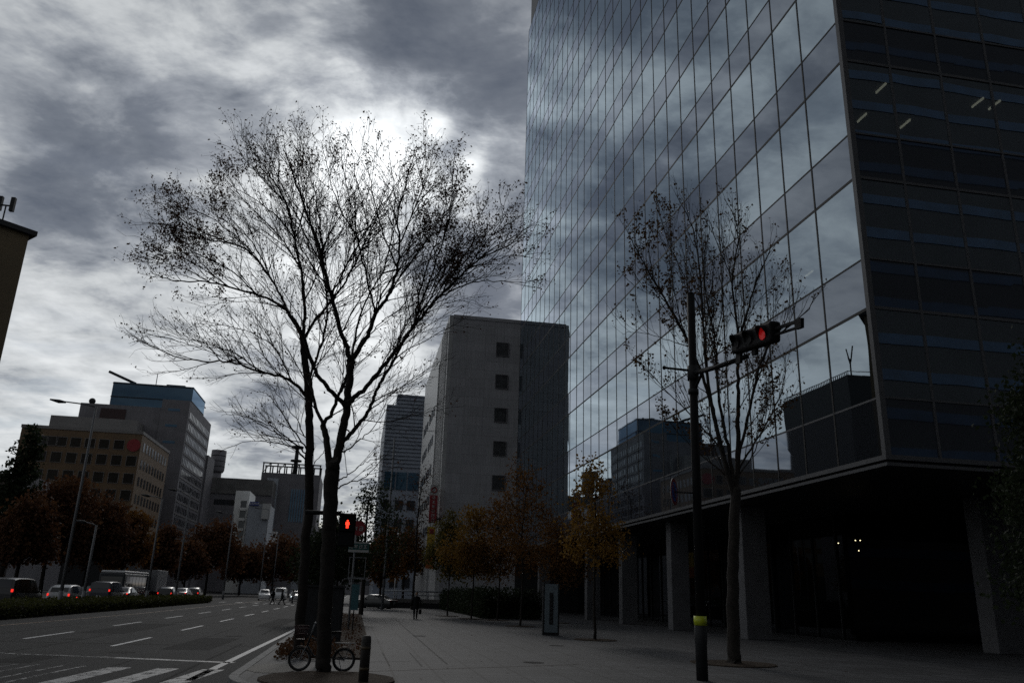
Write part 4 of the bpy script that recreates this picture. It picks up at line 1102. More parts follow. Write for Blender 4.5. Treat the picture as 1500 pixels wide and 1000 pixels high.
big_tree('zelkova_tree', 'tall bare limbed zelkova tree standing behind the bicycle with sparse dry leaves', 'tree', (base.x, base.y, 0), B, att, leafB, M['bark'], M['leaf_dry'])

# --- second zelkova just behind, left trunk
YA = 21.5
A = Skel()
def SA(px): return px / F_PX * (YA + 1.0)
ba = atY(446, 950, YA); 
limb_px(A, [(438, 951), (441, 900), (446, 830), (451, 760), (453, 700), (453.5, 650), (453, 610), (453, 585), (449, 550), (445, 515), (443, 494)], YA, 0, 0.135, 0.085)
limb_px(A, [(443, 500), (440, 488), (432, 475), (420, 454), (400, 440), (375, 431), (338, 421), (305, 412), (270, 412), (244, 411), (211, 398)], YA, -0.8, 0.058, 0.008)
limb_px(A, [(443.7, 497), (446, 470), (447, 440), (441, 393), (432, 351), (424, 304), (406, 266), (392, 240), (380, 219), (352, 177)], YA, 0.4, 0.058, 0.008)
limb_px(A, [(445, 497), (460, 470), (486, 440), (505, 415), (517, 393), (535, 355), (545, 332), (568, 285), (590, 250)], YA, 1.4, 0.048, 0.008)
limb_px(A, [(424, 459), (412, 435), (399, 412), (371, 370), (338, 356), (310, 345), (286, 337), (250, 310), (225, 295)], YA - .3, 0.7, 0.036, 0.008)
limb_px(A, [(453, 587), (440, 568), (427, 558), (405, 549), (385, 546), (360, 537), (338, 529), (310, 530), (286, 529), (244, 520), (215, 508), (188, 497)], YA, -0.9, 0.050, 0.007)
limb_px(A, [(375, 431), (350, 405), (320, 385), (290, 372), (250, 370), (215, 375)], YA - .5, -1.4, 0.022, 0.007)
limb_px(A, [(432, 351), (410, 320), (385, 295), (355, 275), (330, 255)], YA, -1.0, 0.024, 0.007)
limb_px(A, [(427, 558), (415, 530), (400, 505), (375, 490), (340, 478), (300, 475)], YA - .2, 0.8, 0.022, 0.007)
limb_px(A, [(452, 662), (446, 652), (426, 627), (409, 598), (395, 580), (379, 571)], YA, -0.6, 0.026, 0.006)
limb_px(A, [(452, 668), (440, 657), (420, 640), (400, 625), (384, 619), (370, 614), (345, 606), (325, 608)], YA, 0.6, 0.022, 0.006)
limb_px(A, [(453, 650), (446, 638), (432, 610), (414, 589), (402, 571), (390, 560)], YA, 0.4, 0.020, 0.006)
limb_px(A, [(452, 680), (447, 671), (430, 655), (414, 650), (397, 647), (384, 645), (360, 646), (335, 655)], YA, -1.0, 0.022, 0.006)
limb_px(A, [(453, 690), (465, 672), (476, 660), (480, 640)], YA, 0.6, 0.016, 0.006)
for pts, dy, a, b in (
    ([(441, 393), (420, 360), (395, 330), (365, 300), (345, 270), (330, 235)], 1.2, .024, .006), ([(424, 304), (395, 265), (370, 235), (350, 205), (345, 180)], -1.0, .020, .006),
    ([(399, 412), (385, 380), (360, 340), (330, 315), (300, 290)], -1.2, .024, .006), ([(371, 370), (340, 340), (305, 315), (265, 300), (235, 300)], 1.4, .020, .006),
    ([(338, 356), (300, 350), (260, 335), (225, 325), (210, 330)], -0.5, .018, .006), ([(338, 421), (300, 395), (260, 375), (220, 362), (200, 368)], 1.2, .018, .006),
    ([(305, 412), (270, 395), (235, 385), (205, 385)], -1.0, .014, .006), ([(385, 546), (350, 520), (310, 505), (270, 498), (235, 490)], 1.2, .022, .006),
    ([(338, 529), (300, 512), (260, 500), (215, 490), (190, 492)], -1.0, .014, .006), ([(420, 454), (390, 445), (355, 440), (320, 445), (290, 450)], 1.0, .016, .006),
    ([(447, 440), (465, 400), (480, 360), (490, 320), (500, 280), (505, 240)], -0.8, .022, .006), ([(432, 351), (445, 310), (450, 260), (448, 215), (440, 180)], 1.3, .022, .006),
    ([(517, 393), (520, 350), (515, 300), (525, 255)], 2.2, .020, .006), ([(406, 266), (410, 230), (408, 200), (400, 172)], -.9, .014, .006)):
    limb_px(A, pts, YA, dy, a, b)
att = []
LA = [(390, 230, 62, 58, 320), (340, 275, 50, 45, 260), (270, 330, 68, 45, 340), (235, 380, 50, 42, 280), (320, 380, 70, 55, 240), (390, 320, 50, 60, 170), (300, 415, 80, 22, 140),
      (270, 500, 85, 32, 250), (350, 490, 60, 40, 150), (380, 590, 50, 32, 190), (370, 640, 45, 30, 190), (400, 440, 40, 40, 60), (560, 290, 50, 40, 120), (430, 420, 30, 60, 40), (470, 650, 22, 40, 50)]
for x, y, rx, ry, n in LA:
    c = atY(x, y, YA + random.uniform(-.6, .6)); att += lobe_pts(n * 3, c, (SA(rx), 2.0, SA(ry)))
def leafA(p):
    x, y, w = proj(p)
    if y > 440: return 0.14
    if x < 330: return 1.1
    if y < 260: return 0.5
    return 0.18
random.seed(12)
big_tree('zelkova_tree', 'zelkova tree with one straight left trunk spreading its limbs to the left over the road', 'tree', (ba.x, YA, 0), A, att, leafA, M['bark'], M['leaf_dry'], lsize=0.062)

# --- slim tree in front of the tower
YT = 22.0
T = T_; bt = gnd(1075, 972); YT = bt.y
limb_px(T, [(1075, 974), (1075, 966), (1074, 940), (1073, 880), (1074, 820), (1076, 760), (1078, 715)], YT, 0, 0.20, 0.14)
T.rmin[0] = 0.28; T.rmin[1] = 0.24
limb_px(T, [(1077, 735), (1062, 680), (1050, 630), (1044, 600), (1030, 554), (1013, 509), (992, 470), (975, 440), (958, 412), (945, 390), (930, 360), (920, 340)], YT, -0.6, 0.078, 0.0091)
limb_px(T, [(1076, 720), (1055, 650), (1041, 582), (1034, 537), (1029, 460), (1027, 411), (1020, 350), (1005, 310), (990, 285)], YT, 0.7, 0.078, 0.0091)
limb_px(T, [(1077, 715), (1064, 640), (1052, 582), (1048, 495), (1034, 439), (1030, 380), (1040, 330)], YT, -0.2, 0.065, 0.0091)
limb_px(T, [(1078, 720), (1081, 660), (1081, 600), (1081, 530), (1081, 477), (1074, 440), (1072, 404), (1082, 355), (1078, 320), (1060, 290)], YT, 0.3, 0.085, 0.008)
limb_px(T, [(1081, 520), (1084, 490), (1090, 474), (1098, 445), (1104, 421), (1115, 395), (1126, 370), (1135, 350)], YT, -0.8, 0.052, 0.0091)
limb_px(T, [(1080, 680), (1094, 620), (1104, 565), (1121, 512), (1140, 490), (1160, 474), (1184, 456), (1195, 430)], YT, -1.0, 0.058, 0.0078)
limb_px(T, [(1058, 660), (1020, 615), (985, 582), (960, 555), (940, 532)], YT - .2, 0.9, 0.03, 0.006)
limb_px(T, [(1078, 725), (1060, 690), (1030, 670), (1000, 640), (975, 610)], YT, 1.0, 0.028, 0.006)
limb_px(T, [(1080, 690), (1110, 640), (1135, 600), (1150, 560), (1150, 520)], YT, 0.8, 0.039, 0.0078)
limb_px(T, [(1030, 554), (1000, 480), (985, 420), (980, 370), (985, 330)], YT, -1.1, 0.026, 0.006)
limb_px(T, [(1072, 404), (1055, 370), (1045, 340), (1035, 310)], YT, -.6, 0.02, 0.006)
for pts, dy, a, b in (
    ([(1013, 509), (985, 500), (955, 490), (925, 485), (912, 490)], -.7, .018, .005), ([(975, 440), (950, 430), (930, 420), (915, 405)], .8, .014, .005),
    ([(1029, 460), (1005, 410), (985, 370), (970, 330), (965, 300)], 1.2, .020, .006), ([(1048, 495), (1060, 450), (1058, 400), (1060, 350), (1055, 310)], -1.2, .022, .006),
    ([(1090, 474), (1110, 440), (1130, 420), (1145, 400)], .9, .016, .005), ([(1104, 565), (1120, 530), (1125, 480), (1140, 440), (1150, 420)], -.4, .022, .005),
    ([(1081, 600), (1100, 570), (1110, 540), (1120, 510)], 1.0, .018, .005), ([(1041, 582), (1015, 560), (990, 530), (970, 505)], -1.0, .018, .005),
    ([(1080, 700), (1100, 670), (1115, 640), (1125, 600), (1120, 570)], -.9, .022, .005), ([(1060, 690), (1045, 650), (1035, 620), (1020, 590)], 1.2, .018, .005)):
    limb_px(T, pts, YT, dy, a, b)
att = []
def ST(px): return px / F_PX * (YT + 1.0)
LT = [(1040, 400, 75, 95, 330), (960, 430, 48, 80, 230), (1110, 430, 55, 75, 240), (1150, 470, 45, 50, 130), (1000, 340, 50, 55, 140), (1080, 330, 50, 40, 130), (1050, 530, 70, 70, 200), (1110, 600, 50, 70, 190), (985, 560, 45, 60, 130), (1080, 690, 50, 60, 150)]
for x, y, rx, ry, n in LT:
    c = atY(x, y, YT + random.uniform(-.5, .5)); att += lobe_pts(int(n * 1.6), c, (ST(rx), 1.5, ST(ry)))
def leafT(p):
    x, y, w = proj(p)
    if y > 590: return 1.1
    if y > 500 and x > 1040: return 0.8
    if 900 < x < 985: return 0.8
    return 0.2
random.seed(13)
pit(bt.x, bt.y, 1.15, 1.15)
big_tree('slim_tree', 'slim upright many stemmed tree with nearly bare crown in front of the glass tower', 'tree', (bt.x, bt.y, 0), T, att, leafT, M['bark2'], leaf_mat('ginger_leaf', [(0.03, 0.018, 0.01), (0.075, 0.04, 0.015), (0.12, 0.065, 0.02)]), lsize=0.095, kw=dict(sp=(0.36, 0.25, 0.18), lift=(0.10, 0.08, 0.08), ang=(0.42, 0.5, 0.6)))

# --- leafy street trees (round or narrow crowns), one function for all of them
def leafy_tree(name, label, base, h, crowns, trunk_r, n_leaf, lsize, leafm, group=None, seed=0, density=70, cat='tree', gap=0.55):
    random.seed(seed)
    base = Vector(base); sk = Skel()
    sk.limb([base, base + Vector((random.uniform(-.1, .1), 0, h * .25)), base + Vector((random.uniform(-.15, .15), random.uniform(-.1, .1), h * .55)), base + Vector((random.uniform(-.2, .2), 0, h * .8))], trunk_r, trunk_r * 0.35, step=0.35)
    att = []
    for (dx, dz, rx, rz) in crowns:
        att += lobe_pts(density, base + Vector((dx, random.uniform(-.3, .3), dz)), (rx, rx, rz))
    R0 = max(c[2] for c in crowns)
    sk.grow(att, 0.14 * R0 + 0.06, 1.2 * R0, 0.16 * R0 + 0.05, 26, 0.2)
    sk.radii(max(0.005, 0.006 * R0))
    t = thing(name, label, cat, base, group)
    big, small = sk.meshes(0.02)
    n0 = len(big.v); big.v += small.v; big.f += [tuple(i + n0 for i in f) for f in small.f]; big.mi += small.mi; big.smooth += small.smooth
    big.build('trunk', M['bark'], t)
    mb = MB(); tips = [i for i in range(len(sk.p)) if sk.rmin[i] == 0]
    clumps = [i for i in tips if random.random() < gap]
    if not clumps: clumps = tips
    per = max(1, int(1.9 * n_leaf) // max(1, len(clumps)))
    for i in clumps: leaf_quads(mb, sk.p[i], lsize, per, 0.13 * R0 + 0.03, 0.3)
    mb.build('foliage', leafm, t)
    return t
GT = 'young autumn trees along the tower pavement'
def rt_tree(px, py, top_px, label, wpx, leafm, seed, n=2600, ls=0.13, low=0.35, lean=0):
    b = gnd(px, py); tp = atY(px, top_px, b.y); h = tp.z; w = wpx / F_PX * (b.y + 1)
    cr = [(lean, h * 0.72, w * .42, h * .22), (lean + w * .14, h * 0.52, w * .48, h * .17), (lean - w * .18, h * 0.58, w * .42, h * .17), (lean, h * 0.88, w * .25, h * .13)]
    pit(b.x, b.y, 0.85, 0.85)
    return leafy_tree('young_tree', label, (b.x, b.y, 0), h, cr, 0.07, n, ls, leafm, GT, seed)
rt_tree(872, 937, 672, 'young tree with the brightest amber crown right of the slab sign', 84, M['leaf_amber'], 21, 1700, 0.14)
rt_tree(762, 917, 668, 'young tree with a thin rusty crown against the grey building left of the slab sign', 95, M['leaf_rust'], 22, 2000, 0.14)
rt_tree(728, 908, 742, 'young tree with a dull orange crown, second left of the slab sign', 90, M['leaf_rust'], 23, 2600, 0.16)
rt_tree(690, 906, 745, 'young tree with a broad amber crown beside the hedge foot of the grey building', 84, M['leaf_amber'], 24, 2600, 0.18)
rt_tree(655, 902, 752, 'young tree with an olive green crown under the tall yellow sign', 60, M['leaf_olive'], 25, 2400, 0.2)
rt_tree(815, 912, 760, 'young tree with a dark rusty crown directly behind the slab sign', 84, M['leaf_rust'], 26, 2200, 0.15)
# trees beyond, along the road
def px_tree(px, top, base_py, Y, wpx, label, name, leafm, seed, n, ls, group, trunk=0.16, den=90, gap=0.6):
    b = atY(px, base_py, Y); tp = atY(px, top, Y); h = tp.z; w = wpx / F_PX * (Y + 1)
    cr = [(0, h * .66, w * .5, h * .26), (w * .28, h * .55, w * .36, h * .2), (-w * .28, h * .56, w * .36, h * .2), (0.1 * w, h * .82, w * .32, h * .16), (-.15 * w, h * .45, w * .34, h * .15)]
    return leafy_tree(name, label, (b.x, Y, 0), h, cr, trunk, n, ls, leafm, group, seed, den, gap=gap)
GL = 'street trees across the road'
px_tree(-4, 606, 870, 92, 40, 'dark evergreen tree at the left edge under the ochre building', 'street_tree', M['leaf_green'], 31, 2000, 0.40, GL, .3)
px_tree(58, 695, 870, 96, 100, 'broad red brown street tree in front of the left end of the brown hotel', 'street_tree', M['leaf_red'], 32, 5200, 0.42, GL, .25)
px_tree(120, 725, 870, 101, 85, 'red brown street tree behind the nearest lamp post', 'street_tree', M['leaf_red'], 33, 4200, 0.42, GL, .25)
px_tree(172, 742, 870, 107, 62, 'street tree tinged yellow under the brown hotel', 'street_tree', M['leaf_rust'], 34, 3400, 0.42, GL, .22)
px_tree(18, 720, 870, 80, 70, 'low russet street tree at the left edge behind the dark car', 'street_tree', M['leaf_red'], 35, 3600, 0.36, GL, .22)
px_tree(228, 770, 868, 140, 44, 'dark street tree below the windows of the grey block', 'street_tree', M['leaf_red'], 36, 2600, 0.5, GL, .22)
px_tree(300, 760, 868, 165, 70, 'wide brown street tree below the drum building', 'street_tree', M['leaf_red'], 37, 3400, 0.6, GL, .25)
px_tree(268, 790, 868, 150, 40, 'small dark street tree left of the wide brown one', 'street_tree', M['leaf_red'], 38, 2200, 0.55, GL, .22)
px_tree(398, 788, 868, 190, 84, 'flat crowned brown street tree in the middle of the far road end', 'street_tree', M['leaf_red'], 39, 3400, 0.65, GL, .25)
px_tree(350, 800, 868, 180, 50, 'small brown street tree below the white apartment block', 'street_tree', M['leaf_red'], 40, 2200, 0.65, GL, .22)
px_tree(440, 800, 868, 210, 50, 'far brown street tree seen left of the two trunks', 'street_tree', M['leaf_red'], 41, 2000, 0.7, GL, .22)
GF = 'trees down the near pavement'
px_tree(530, 698, 880, 62, 92, 'dark evergreen tree with layered boughs behind the red round sign', 'evergreen_tree', M['leaf_green'], 42, 1500, 0.2, GF, .18, 100, 0.5)
px_tree(590, 770, 880, 118, 50, 'small brown tree at the foot of the louvred block', 'roadside_tree', M['leaf_rust'], 43, 1800, 0.4, GF, .2)
px_tree(556, 766, 880, 86, 48, 'brown roadside tree right of the green sign', 'roadside_tree', M['leaf_rust'], 44, 2200, 0.3, GF, .15)
px_tree(492, 760, 880, 120, 60, 'dim roadside tree hidden behind the two trunks', 'roadside_tree', M['leaf_red'], 45, 2200, 0.4, GF, .2)
px_tree(480, 756, 893, 46, 84, 'dark bushy evergreen filling the gap behind the two trunks', 'evergreen_tree', M['leaf_green'], 47, 4200, 0.16, GF, .12, 120, 0.9)
px_tree(604, 676, 880, 84, 66, 'thin dark roadside tree before the louvred block', 'roadside_tree', M['leaf_dry'], 46, 500, 0.2, GF, .14, 80)
# dark evergreen at the right edge of the view
random.seed(51)
b = Vector((15.35, 15.2, 0)); tp = atY(1500, 500, 15.2)
leafy_tree('evergreen_tree', 'dense dark evergreen at the right edge before the shaded glass', b, tp.z + 0.6, [(0.3, tp.z * .75, 1.35, 1.3), (0.2, tp.z * .5, 1.75, 1.5), (0.6, tp.z * .95, 0.9, 0.9), (.1, tp.z * .3, 1.5, 1.1)], 0.12, 14000, 0.12, M['leaf_green'], None, 51, 160, gap=0.9)

# --- hedges
def hedge(label, x0, x1, y0, y1, h, n, ls, m, seed, step=None, skew=0.0):
    random.seed(seed)
    t = thing('hedge', label, 'hedge', ((x0 + x1) / 2, y0, 0))
    mb = MB(); nseg = max(2, int((y1 - y0) / 1.2))
    mb.box((x0 + .15, y0 + .1, -0.1), (x1 - .15, y1 - .1, h * 0.72)); mb.build('core', M['soil'], t)
    mb = MB()
    for _ in range(n):
        y = random.uniform(y0, y1); hh = h * (1 + 0.10 * math.sin(y * 0.9) + 0.07 * math.sin(y * 2.3 + 1))
        s_ = random.random()
        if s_ < 0.45: p = Vector((random.uniform(x0, x1), y, hh + random.gauss(0, .05)))
        elif s_ < 0.75: p = Vector((x1 + random.gauss(0, .06), y, random.uniform(-0.05, hh)))
        elif s_ < 0.9: p = Vector((x0 + random.gauss(0, .06), y, random.uniform(0, hh)))
        else: p = Vector((random.uniform(x0, x1), random.choice((y0, y1)) + random.gauss(0, .06), random.uniform(0, hh)))
        leaf_quads(mb, p, ls, 1, 0.03)
    mb.build('foliage', m, t); return t
hedge('long clipped hedge on the median between the empty lanes and the queueing cars', -18.6, -15.6, 34, 98, 0.52, 26000, 0.15, M['leaf_hedge'], 61)
b0_ = gnd(620, 903); b1_ = gnd(700, 905)
random.seed(62)
t_ = thing('hedge', 'dark hedge along the foot of the grey building', 'hedge', (9.5, 70, 0)); mb = MB(); mb2 = MB()
mb2.box((9.3, 60.4, -.05), (13.3, 91.2, 1.2)); mb2.build('core', M['soil'], t_)
for _ in range(9000):
    y = random.uniform(60, 91.6); s_ = random.random(); hh = 1.75 + .25 * math.sin(y * 1.3) + .15 * math.sin(y * 3.1)
    p = Vector((9.2, y, random.uniform(0, hh))) if s_ < .5 else (Vector((random.uniform(9.2, 13.4), y, hh)) if s_ < .75 else Vector((random.uniform(9.2, 13.4), 60.3, random.uniform(0, hh))))
    leaf_quads(mb, p, 0.2, 1, 0.1)
mb.build('foliage', M['leaf_green'], t_)
# low groundcover at the verge front
random.seed(63)
mb = MB()
for _ in range(1500):
    x, y = random.uniform(-1.7, -0.4), random.uniform(20.9, 25.5); leaf_quads(mb, Vector((x, y, random.uniform(0.03, 0.28))), 0.10, 1, 0.05)
o = mb.build('groundcover', M['leaf_dry']); o['kind'] = 'stuff'; tag(o, 'low brownish groundcover at the front of the verge', 'groundcover')
mb = MB()
for _ in range(1600):
    x, y = random.uniform(-1.6, 0.4), random.uniform(22, 60); leaf_quads(mb, Vector((x, y, random.uniform(0.05, 0.1))), 0.09, 1, 0.05)
o = mb.build('fallen_leaves', M['leaf_dry']); o['kind'] = 'stuff'; tag(o, 'dry leaves scattered over the verge soil', 'leaves')
# loose leaves on the paving
mb = MB(); random.seed(64)
for _ in range(420):
    x, y = random.uniform(0.5, 16), random.uniform(14, 60); c = Vector((x, y, 0.012)); a = random.uniform(0, 6.28); s_ = random.uniform(.03, .06)
    mb.add([c + Vector((math.cos(a + k * 1.571) * s_ * (1 if k % 2 else .6), math.sin(a + k * 1.571) * s_ * (1 if k % 2 else .6), random.uniform(0, .015))) for k in range(4)], [(0, 1, 2, 3)])
o = mb.build('fallen_leaves', M['leaf_dry']); o['kind'] = 'stuff'; tag(o, 'single dry leaves blown over the paving', 'leaves')
# ------------------------------------------------------------------ street furniture
# signal pole with the vehicle signal reaching out over the side street
PX, PY = 7.45, 17.48
t = thing('signal_pole', 'dark steel signal pole with a yellow band on its wide foot beside the slim tree', 'signal pole', (PX, PY, 0))
MB().tube([(PX, PY, 1.30), (PX + .02, PY, 4.5), (PX + .06, PY, 8.8)], [0.105, 0.10, 0.092], 16).build('pole', M['black'], t)
MB().tube([(PX - .02, PY, 0), (PX - .02, PY, 0.72), (PX - .02, PY, 0.74), (PX - .015, PY, 1.28)], [0.125, 0.125, 0.135, 0.135], 18).build('foot_sleeve', M['dark'], t)
m_yb = pmat('reflective_yellow_band', (0.42, 0.48, 0.02), 0.35, 0.08, 6)
MB().tube([(PX - .015, PY, 1.11), (PX - .015, PY, 1.30)], 0.142, 18).build('reflective_band', m_yb, t)
MB().tube([(PX + .06, PY, 8.8), (PX + .06, PY, 8.84)], [0.097, 0.05], 14).build('cap', M['black'], t)
MB().tube([(PX + .05, PY, 6.78), (PX + .04, PY - 1.3, 6.58), (PX + .02, PY - 2.8, 6.40)], [0.062, 0.055, 0.05], 10).build('arm', M['black'], t)
MB().tube([(PX + .05, PY, 6.35), (PX + .045, PY - 0.55, 6.68)], 0.035, 8).build('brace', M['black'], t)
MB().tube([(PX + .05, PY, 6.84), (PX - .66, PY, 6.86)], [0.032, 0.028], 8).ell((PX - .68, PY, 6.86), (.05, .05, .05), 8, 6).build('side_bracket', M['black'], t)
MB().disc((PX + .04, PY, 6.78), (0, 0, 1), 0.135, 0.34, 16).build('clamp', M['dark'], t)
MB().disc((PX + .03, PY, 6.33), (0, 0, 1), 0.125, 0.12, 16).build('clamp', M['dark'], t)
# three lens head, horizontal, facing the side street
hx = PX - 0.02; h0 = Vector((hx, 15.05, 6.76)); h1 = Vector((hx, 12.5, 6.40)); dx = (h1 - h0)
t = thing('traffic_signal', 'horizontal vehicle traffic signal with its red lens lit on the arm before the slim tree', 'traffic light', tuple((h0 + h1) / 2))
e = dx.normalized(); upv = Vector((0, 0, 1)); upv = (upv - e * upv.dot(e)).normalized(); out = e.cross(upv)
if out.x > 0: out = -out
def hb(mb, a0, a1, u0_, u1_, o0, o1):
    vs = [h0 + e * a + upv * u_ + out * o for o in (o0, o1) for (a, u_) in ((a0, u0_), (a1, u0_), (a1, u1_), (a0, u1_))]
    mb.add(vs, [(0, 1, 2, 3), (7, 6, 5, 4), (0, 4, 5, 1), (1, 5, 6, 2), (2, 6, 7, 3), (3, 7, 4, 0)])
Lh = dx.length
mb = MB(); hb(mb, 0, Lh * .66, -0.21, 0.20, -0.11, 0.12); mb.build('housing', M['black'], t, bevel=0.05)
for i in range(3):
    c = h0 + e * (Lh * (0.11 + 0.22 * i)) + out * 0.125
    MB().tube([c, c + out * 0.012], 0.135, 22).build('lens', M['red_dim'] if i == 2 else M['dark_lens'], t)
    mb = MB(); n_ = 18                                   # open visor round the upper part of the lens
    ring = []
    for k in range(n_ + 1):
        a = math.pi * (-0.12 + 1.24 * k / n_); d = e * math.cos(a) + upv * math.sin(a); ln = 0.03 + 0.11 * math.sin(max(0, min(math.pi, a)))
        ring.append([c + d * 0.148 - out * .01, c + d * 0.148 + out * ln - upv * .02, c + d * 0.158 + out * ln - upv * .02, c + d * 0.158 - out * .01])
    for p, q in zip(ring[:-1], ring[1:]):
        mb.add(p + q, [(0, 1, 5, 4), (1, 2, 6, 5), (2, 3, 7, 6), (3, 0, 4, 7)])
    mb.build('visor', M['black'], t)
mb = MB(); hb(mb, Lh * .66, Lh * 1.02, 0.02, 0.075, -0.02, 0.03); hb(mb, Lh * .65, Lh * .98, -0.09, -0.05, -0.02, 0.03); hb(mb, Lh * .95, Lh * 1.03, -0.10, 0.08, -.03, .035)
mb.build('end_bracket', M['black'], t)
mb = MB(); hb(mb, Lh * .02, Lh * .10, -0.42, -0.2, -0.03, 0.03); hb(mb, Lh * .30, Lh * .36, -0.34, -0.2, -0.03, 0.03); mb.build('hanger', M['black'], t)
# no parking roundel turned almost edge-on
c = Vector((6.92, PY, 3.95)); nv = Vector((-0.965, -0.262, 0)).normalized()
vdir = (EYE - c).normalized(); vh = Vector((vdir.x, vdir.y, 0)).normalized(); an = R(75)
nv = Vector((vh.x * math.cos(an) - vh.y * math.sin(an), vh.x * math.sin(an) + vh.y * math.cos(an), 0))
t = thing('no_parking_sign', 'round blue no parking sign with red rim seen almost edge on beside the signal pole', 'road sign', tuple(c))
MB().disc(c, nv, 0.31, 0.012, 36).build('plate', M['offwhite'], t)
MB().disc(c + nv * 0.009, nv, 0.225, 0.006, 36).build('blue_field', M['blue_sign'], t)
mb = MB(); e1 = Vector((0, 0, 1)); e2 = nv.cross(e1)
for k in range(36):
    a, b = 2 * math.pi * k / 36, 2 * math.pi * (k + 1) / 36
    f = lambda r_, a_: c + nv * 0.0095 + (e1 * math.cos(a_) + e2 * math.sin(a_)) * r_
    mb.add([f(.226, a), f(.30, a), f(.30, b), f(.226, b)], [(0, 1, 2, 3)])
mb.build('red_rim', M['red_sign'], t)
d = (e1 + e2).normalized(); s_ = d.cross(nv)
mb = MB(); q = c + nv * .0135; mb.add([q + d * .225 + s_ * .025, q + d * .225 - s_ * .025, q - d * .225 - s_ * .025, q - d * .225 + s_ * .025], [(0, 1, 2, 3)]); mb.build('red_bar', M['red_sign'], t)
MB().tube([c - nv * .02, Vector((PX + .02, PY - .0, 3.95))], 0.018, 6).build('bracket', M['dark'], t)

# pedestrian signal showing the red man
sy = 19.4; c = atY(509, 767, sy)
t = thing('pedestrian_signal', 'pedestrian signal showing a red standing man right of the nearer trunk', 'pedestrian light', (c.x, sy, c.z))
MB().box((c.x - 0.19, sy - .02, c.z - 0.50), (c.x + 0.19, sy + 0.2, c.z + 0.24)).build('housing', M['black'], t, bevel=0.02)
MB().box((c.x - 0.15, sy - .03, c.z - 0.15), (c.x + 0.15, sy - .021, c.z + 0.17)).build('red_face', M['black'], t)
MB().box((c.x - 0.15, sy - .03, c.z - 0.47), (c.x + 0.15, sy - .021, c.z - 0.19)).build('green_face', M['carglass'], t)
for z in (0.19, -0.165):
    MB().box((c.x - 0.18, sy - .16, c.z + z), (c.x + 0.18, sy - .021, c.z + z + 0.018)).build('visor', M['black'], t)
k = 0.118 / 0.5; yy = sy - .036
mb = MB(); mb.disc((c.x, yy, c.z + 0.069), (0, 1, 0), 0.021, 0.006, 16)
pts = [(-.034, .06), (.034, .06), (.056, .045), (.056, -.03), (.040, -.03), (.038, -.02), (.036, -.125), (.007, -.125), (0, -.05), (-.007, -.125), (-.036, -.125), (-.038, -.02), (-.040, -.03), (-.056, -.03), (-.056, .045)]
mb.add([(c.x + x * .78, yy - .003, c.z + z * .78) for x, z in pts], [tuple(range(len(pts)))])
mb.build('red_man', M['red_man'], t)
pp = Vector((c.x - 0.36, sy + .15, 0))
t = thing('signal_pole', 'short dark pole carrying the pedestrian signal behind the nearer trunk', 'signal pole', tuple(pp))
MB().tube([pp, pp + Vector((0, 0, 4.3))], 0.07, 12).build('pole', M['black'], t)
zt = atY(480, 751, pp.y).z
MB().tube([(pp.x - .62, pp.y, zt), (c.x - .16, pp.y, zt)], 0.05, 8).build('arm', M['black'], t)
MB().box((c.x - .2, pp.y - .05, c.z - .28), (c.x - .195 + 0.01 - .16, pp.y + .05, c.z - .2)).build('bracket', M['black'], t)

# controller cabinet
a, b = atY(437, 930, 27.0), atY(499, 930, 27.0)
t = thing('control_cabinet', 'dark grey roadside control cabinet behind the two trunks', 'cabinet', ((a.x + b.x) / 2, 27.0, 0))
MB().box((a.x, 27.0, 0.1), (b.x, 27.75, 1.68)).build('body', M['dark'], t, bevel=0.02)
MB().box((a.x - .05, 26.95, -.02), (b.x + .05, 27.8, 0.1)).build('plinth', M['kerb'], t)
MB().box((a.x - .04, 26.93, 1.683), (b.x + .04, 27.8, 1.74)).build('roof', M['dark'], t)
for i in range(2):
    x0 = a.x + .04 + i * (b.x - a.x) / 2; x1 = x0 + (b.x - a.x) / 2 - .08
    o = MB().box((x0, 26.975, 0.2), (x1, 26.998, 1.6)).build('door', M['dark'], t)
    MB().box((x0 + (.05 if i else x1 - x0 - .09), 26.95, 0.85), (x0 + (.09 if i else x1 - x0 - .05), 26.973, 1.0)).build('handle', M['steel'], o)

# sign post with the red roundel, the green name board and an empty grey frame
sy = 36.0; c = atY(525, 773, sy); sxp = atY(514, 893, sy).x
t = thing('sign_post', 'grey post with a red round sign over a green name board by the verge', 'sign post', (sxp, sy, 0))
MB().tube([(sxp - .05, sy + .12, 0), (sxp - .05, sy + .12, c.z + .4)], 0.045, 10).build('post', M['pole_grey'], t)
o = MB().disc((c.x, sy, c.z), (0, 1, 0), 0.31, 0.02, 32).build('red_roundel', M['red_sign'], t)
mb = MB(); glyph(mb, c.x - .12, sy - .012, c.z - .02, .2, 2); glyph(mb, c.x + .12, sy - .012, c.z - .02, .2, 3); mb.build('lettering', M['offwhite'], o)
MB().box((sxp - .05, sy + .03, c.z - .03), (c.x, sy + .07, c.z + .03)).build('bracket', M['pole_grey'], t)
p, q = atY(511, 793, sy), atY(540, 809, sy)
o = MB().box((p.x, sy, q.z), (q.x, sy + .04, p.z)).build('name_board', M['teal_sign'], t)
mb = MB()
for (x0, x1, z0, z1) in ((p.x, q.x, q.z, q.z + .10), (p.x, q.x, p.z - .05, p.z)): mb.box((x0, sy - .01, z0), (x1, sy - .002, z1))
mb.build('white_edge', M['offwhite'], o)
mb = MB()
for i in range(4): glyph(mb, p.x + (q.x - p.x) * (i + .6) / 4.4, sy - .003, (p.z + q.z) / 2 + .03, .17, i + 1)
mb.build('lettering', M['offwhite'], o)
p, q = atY(512, 815, sy), atY(534, 848, sy); mb = MB(); w = .03
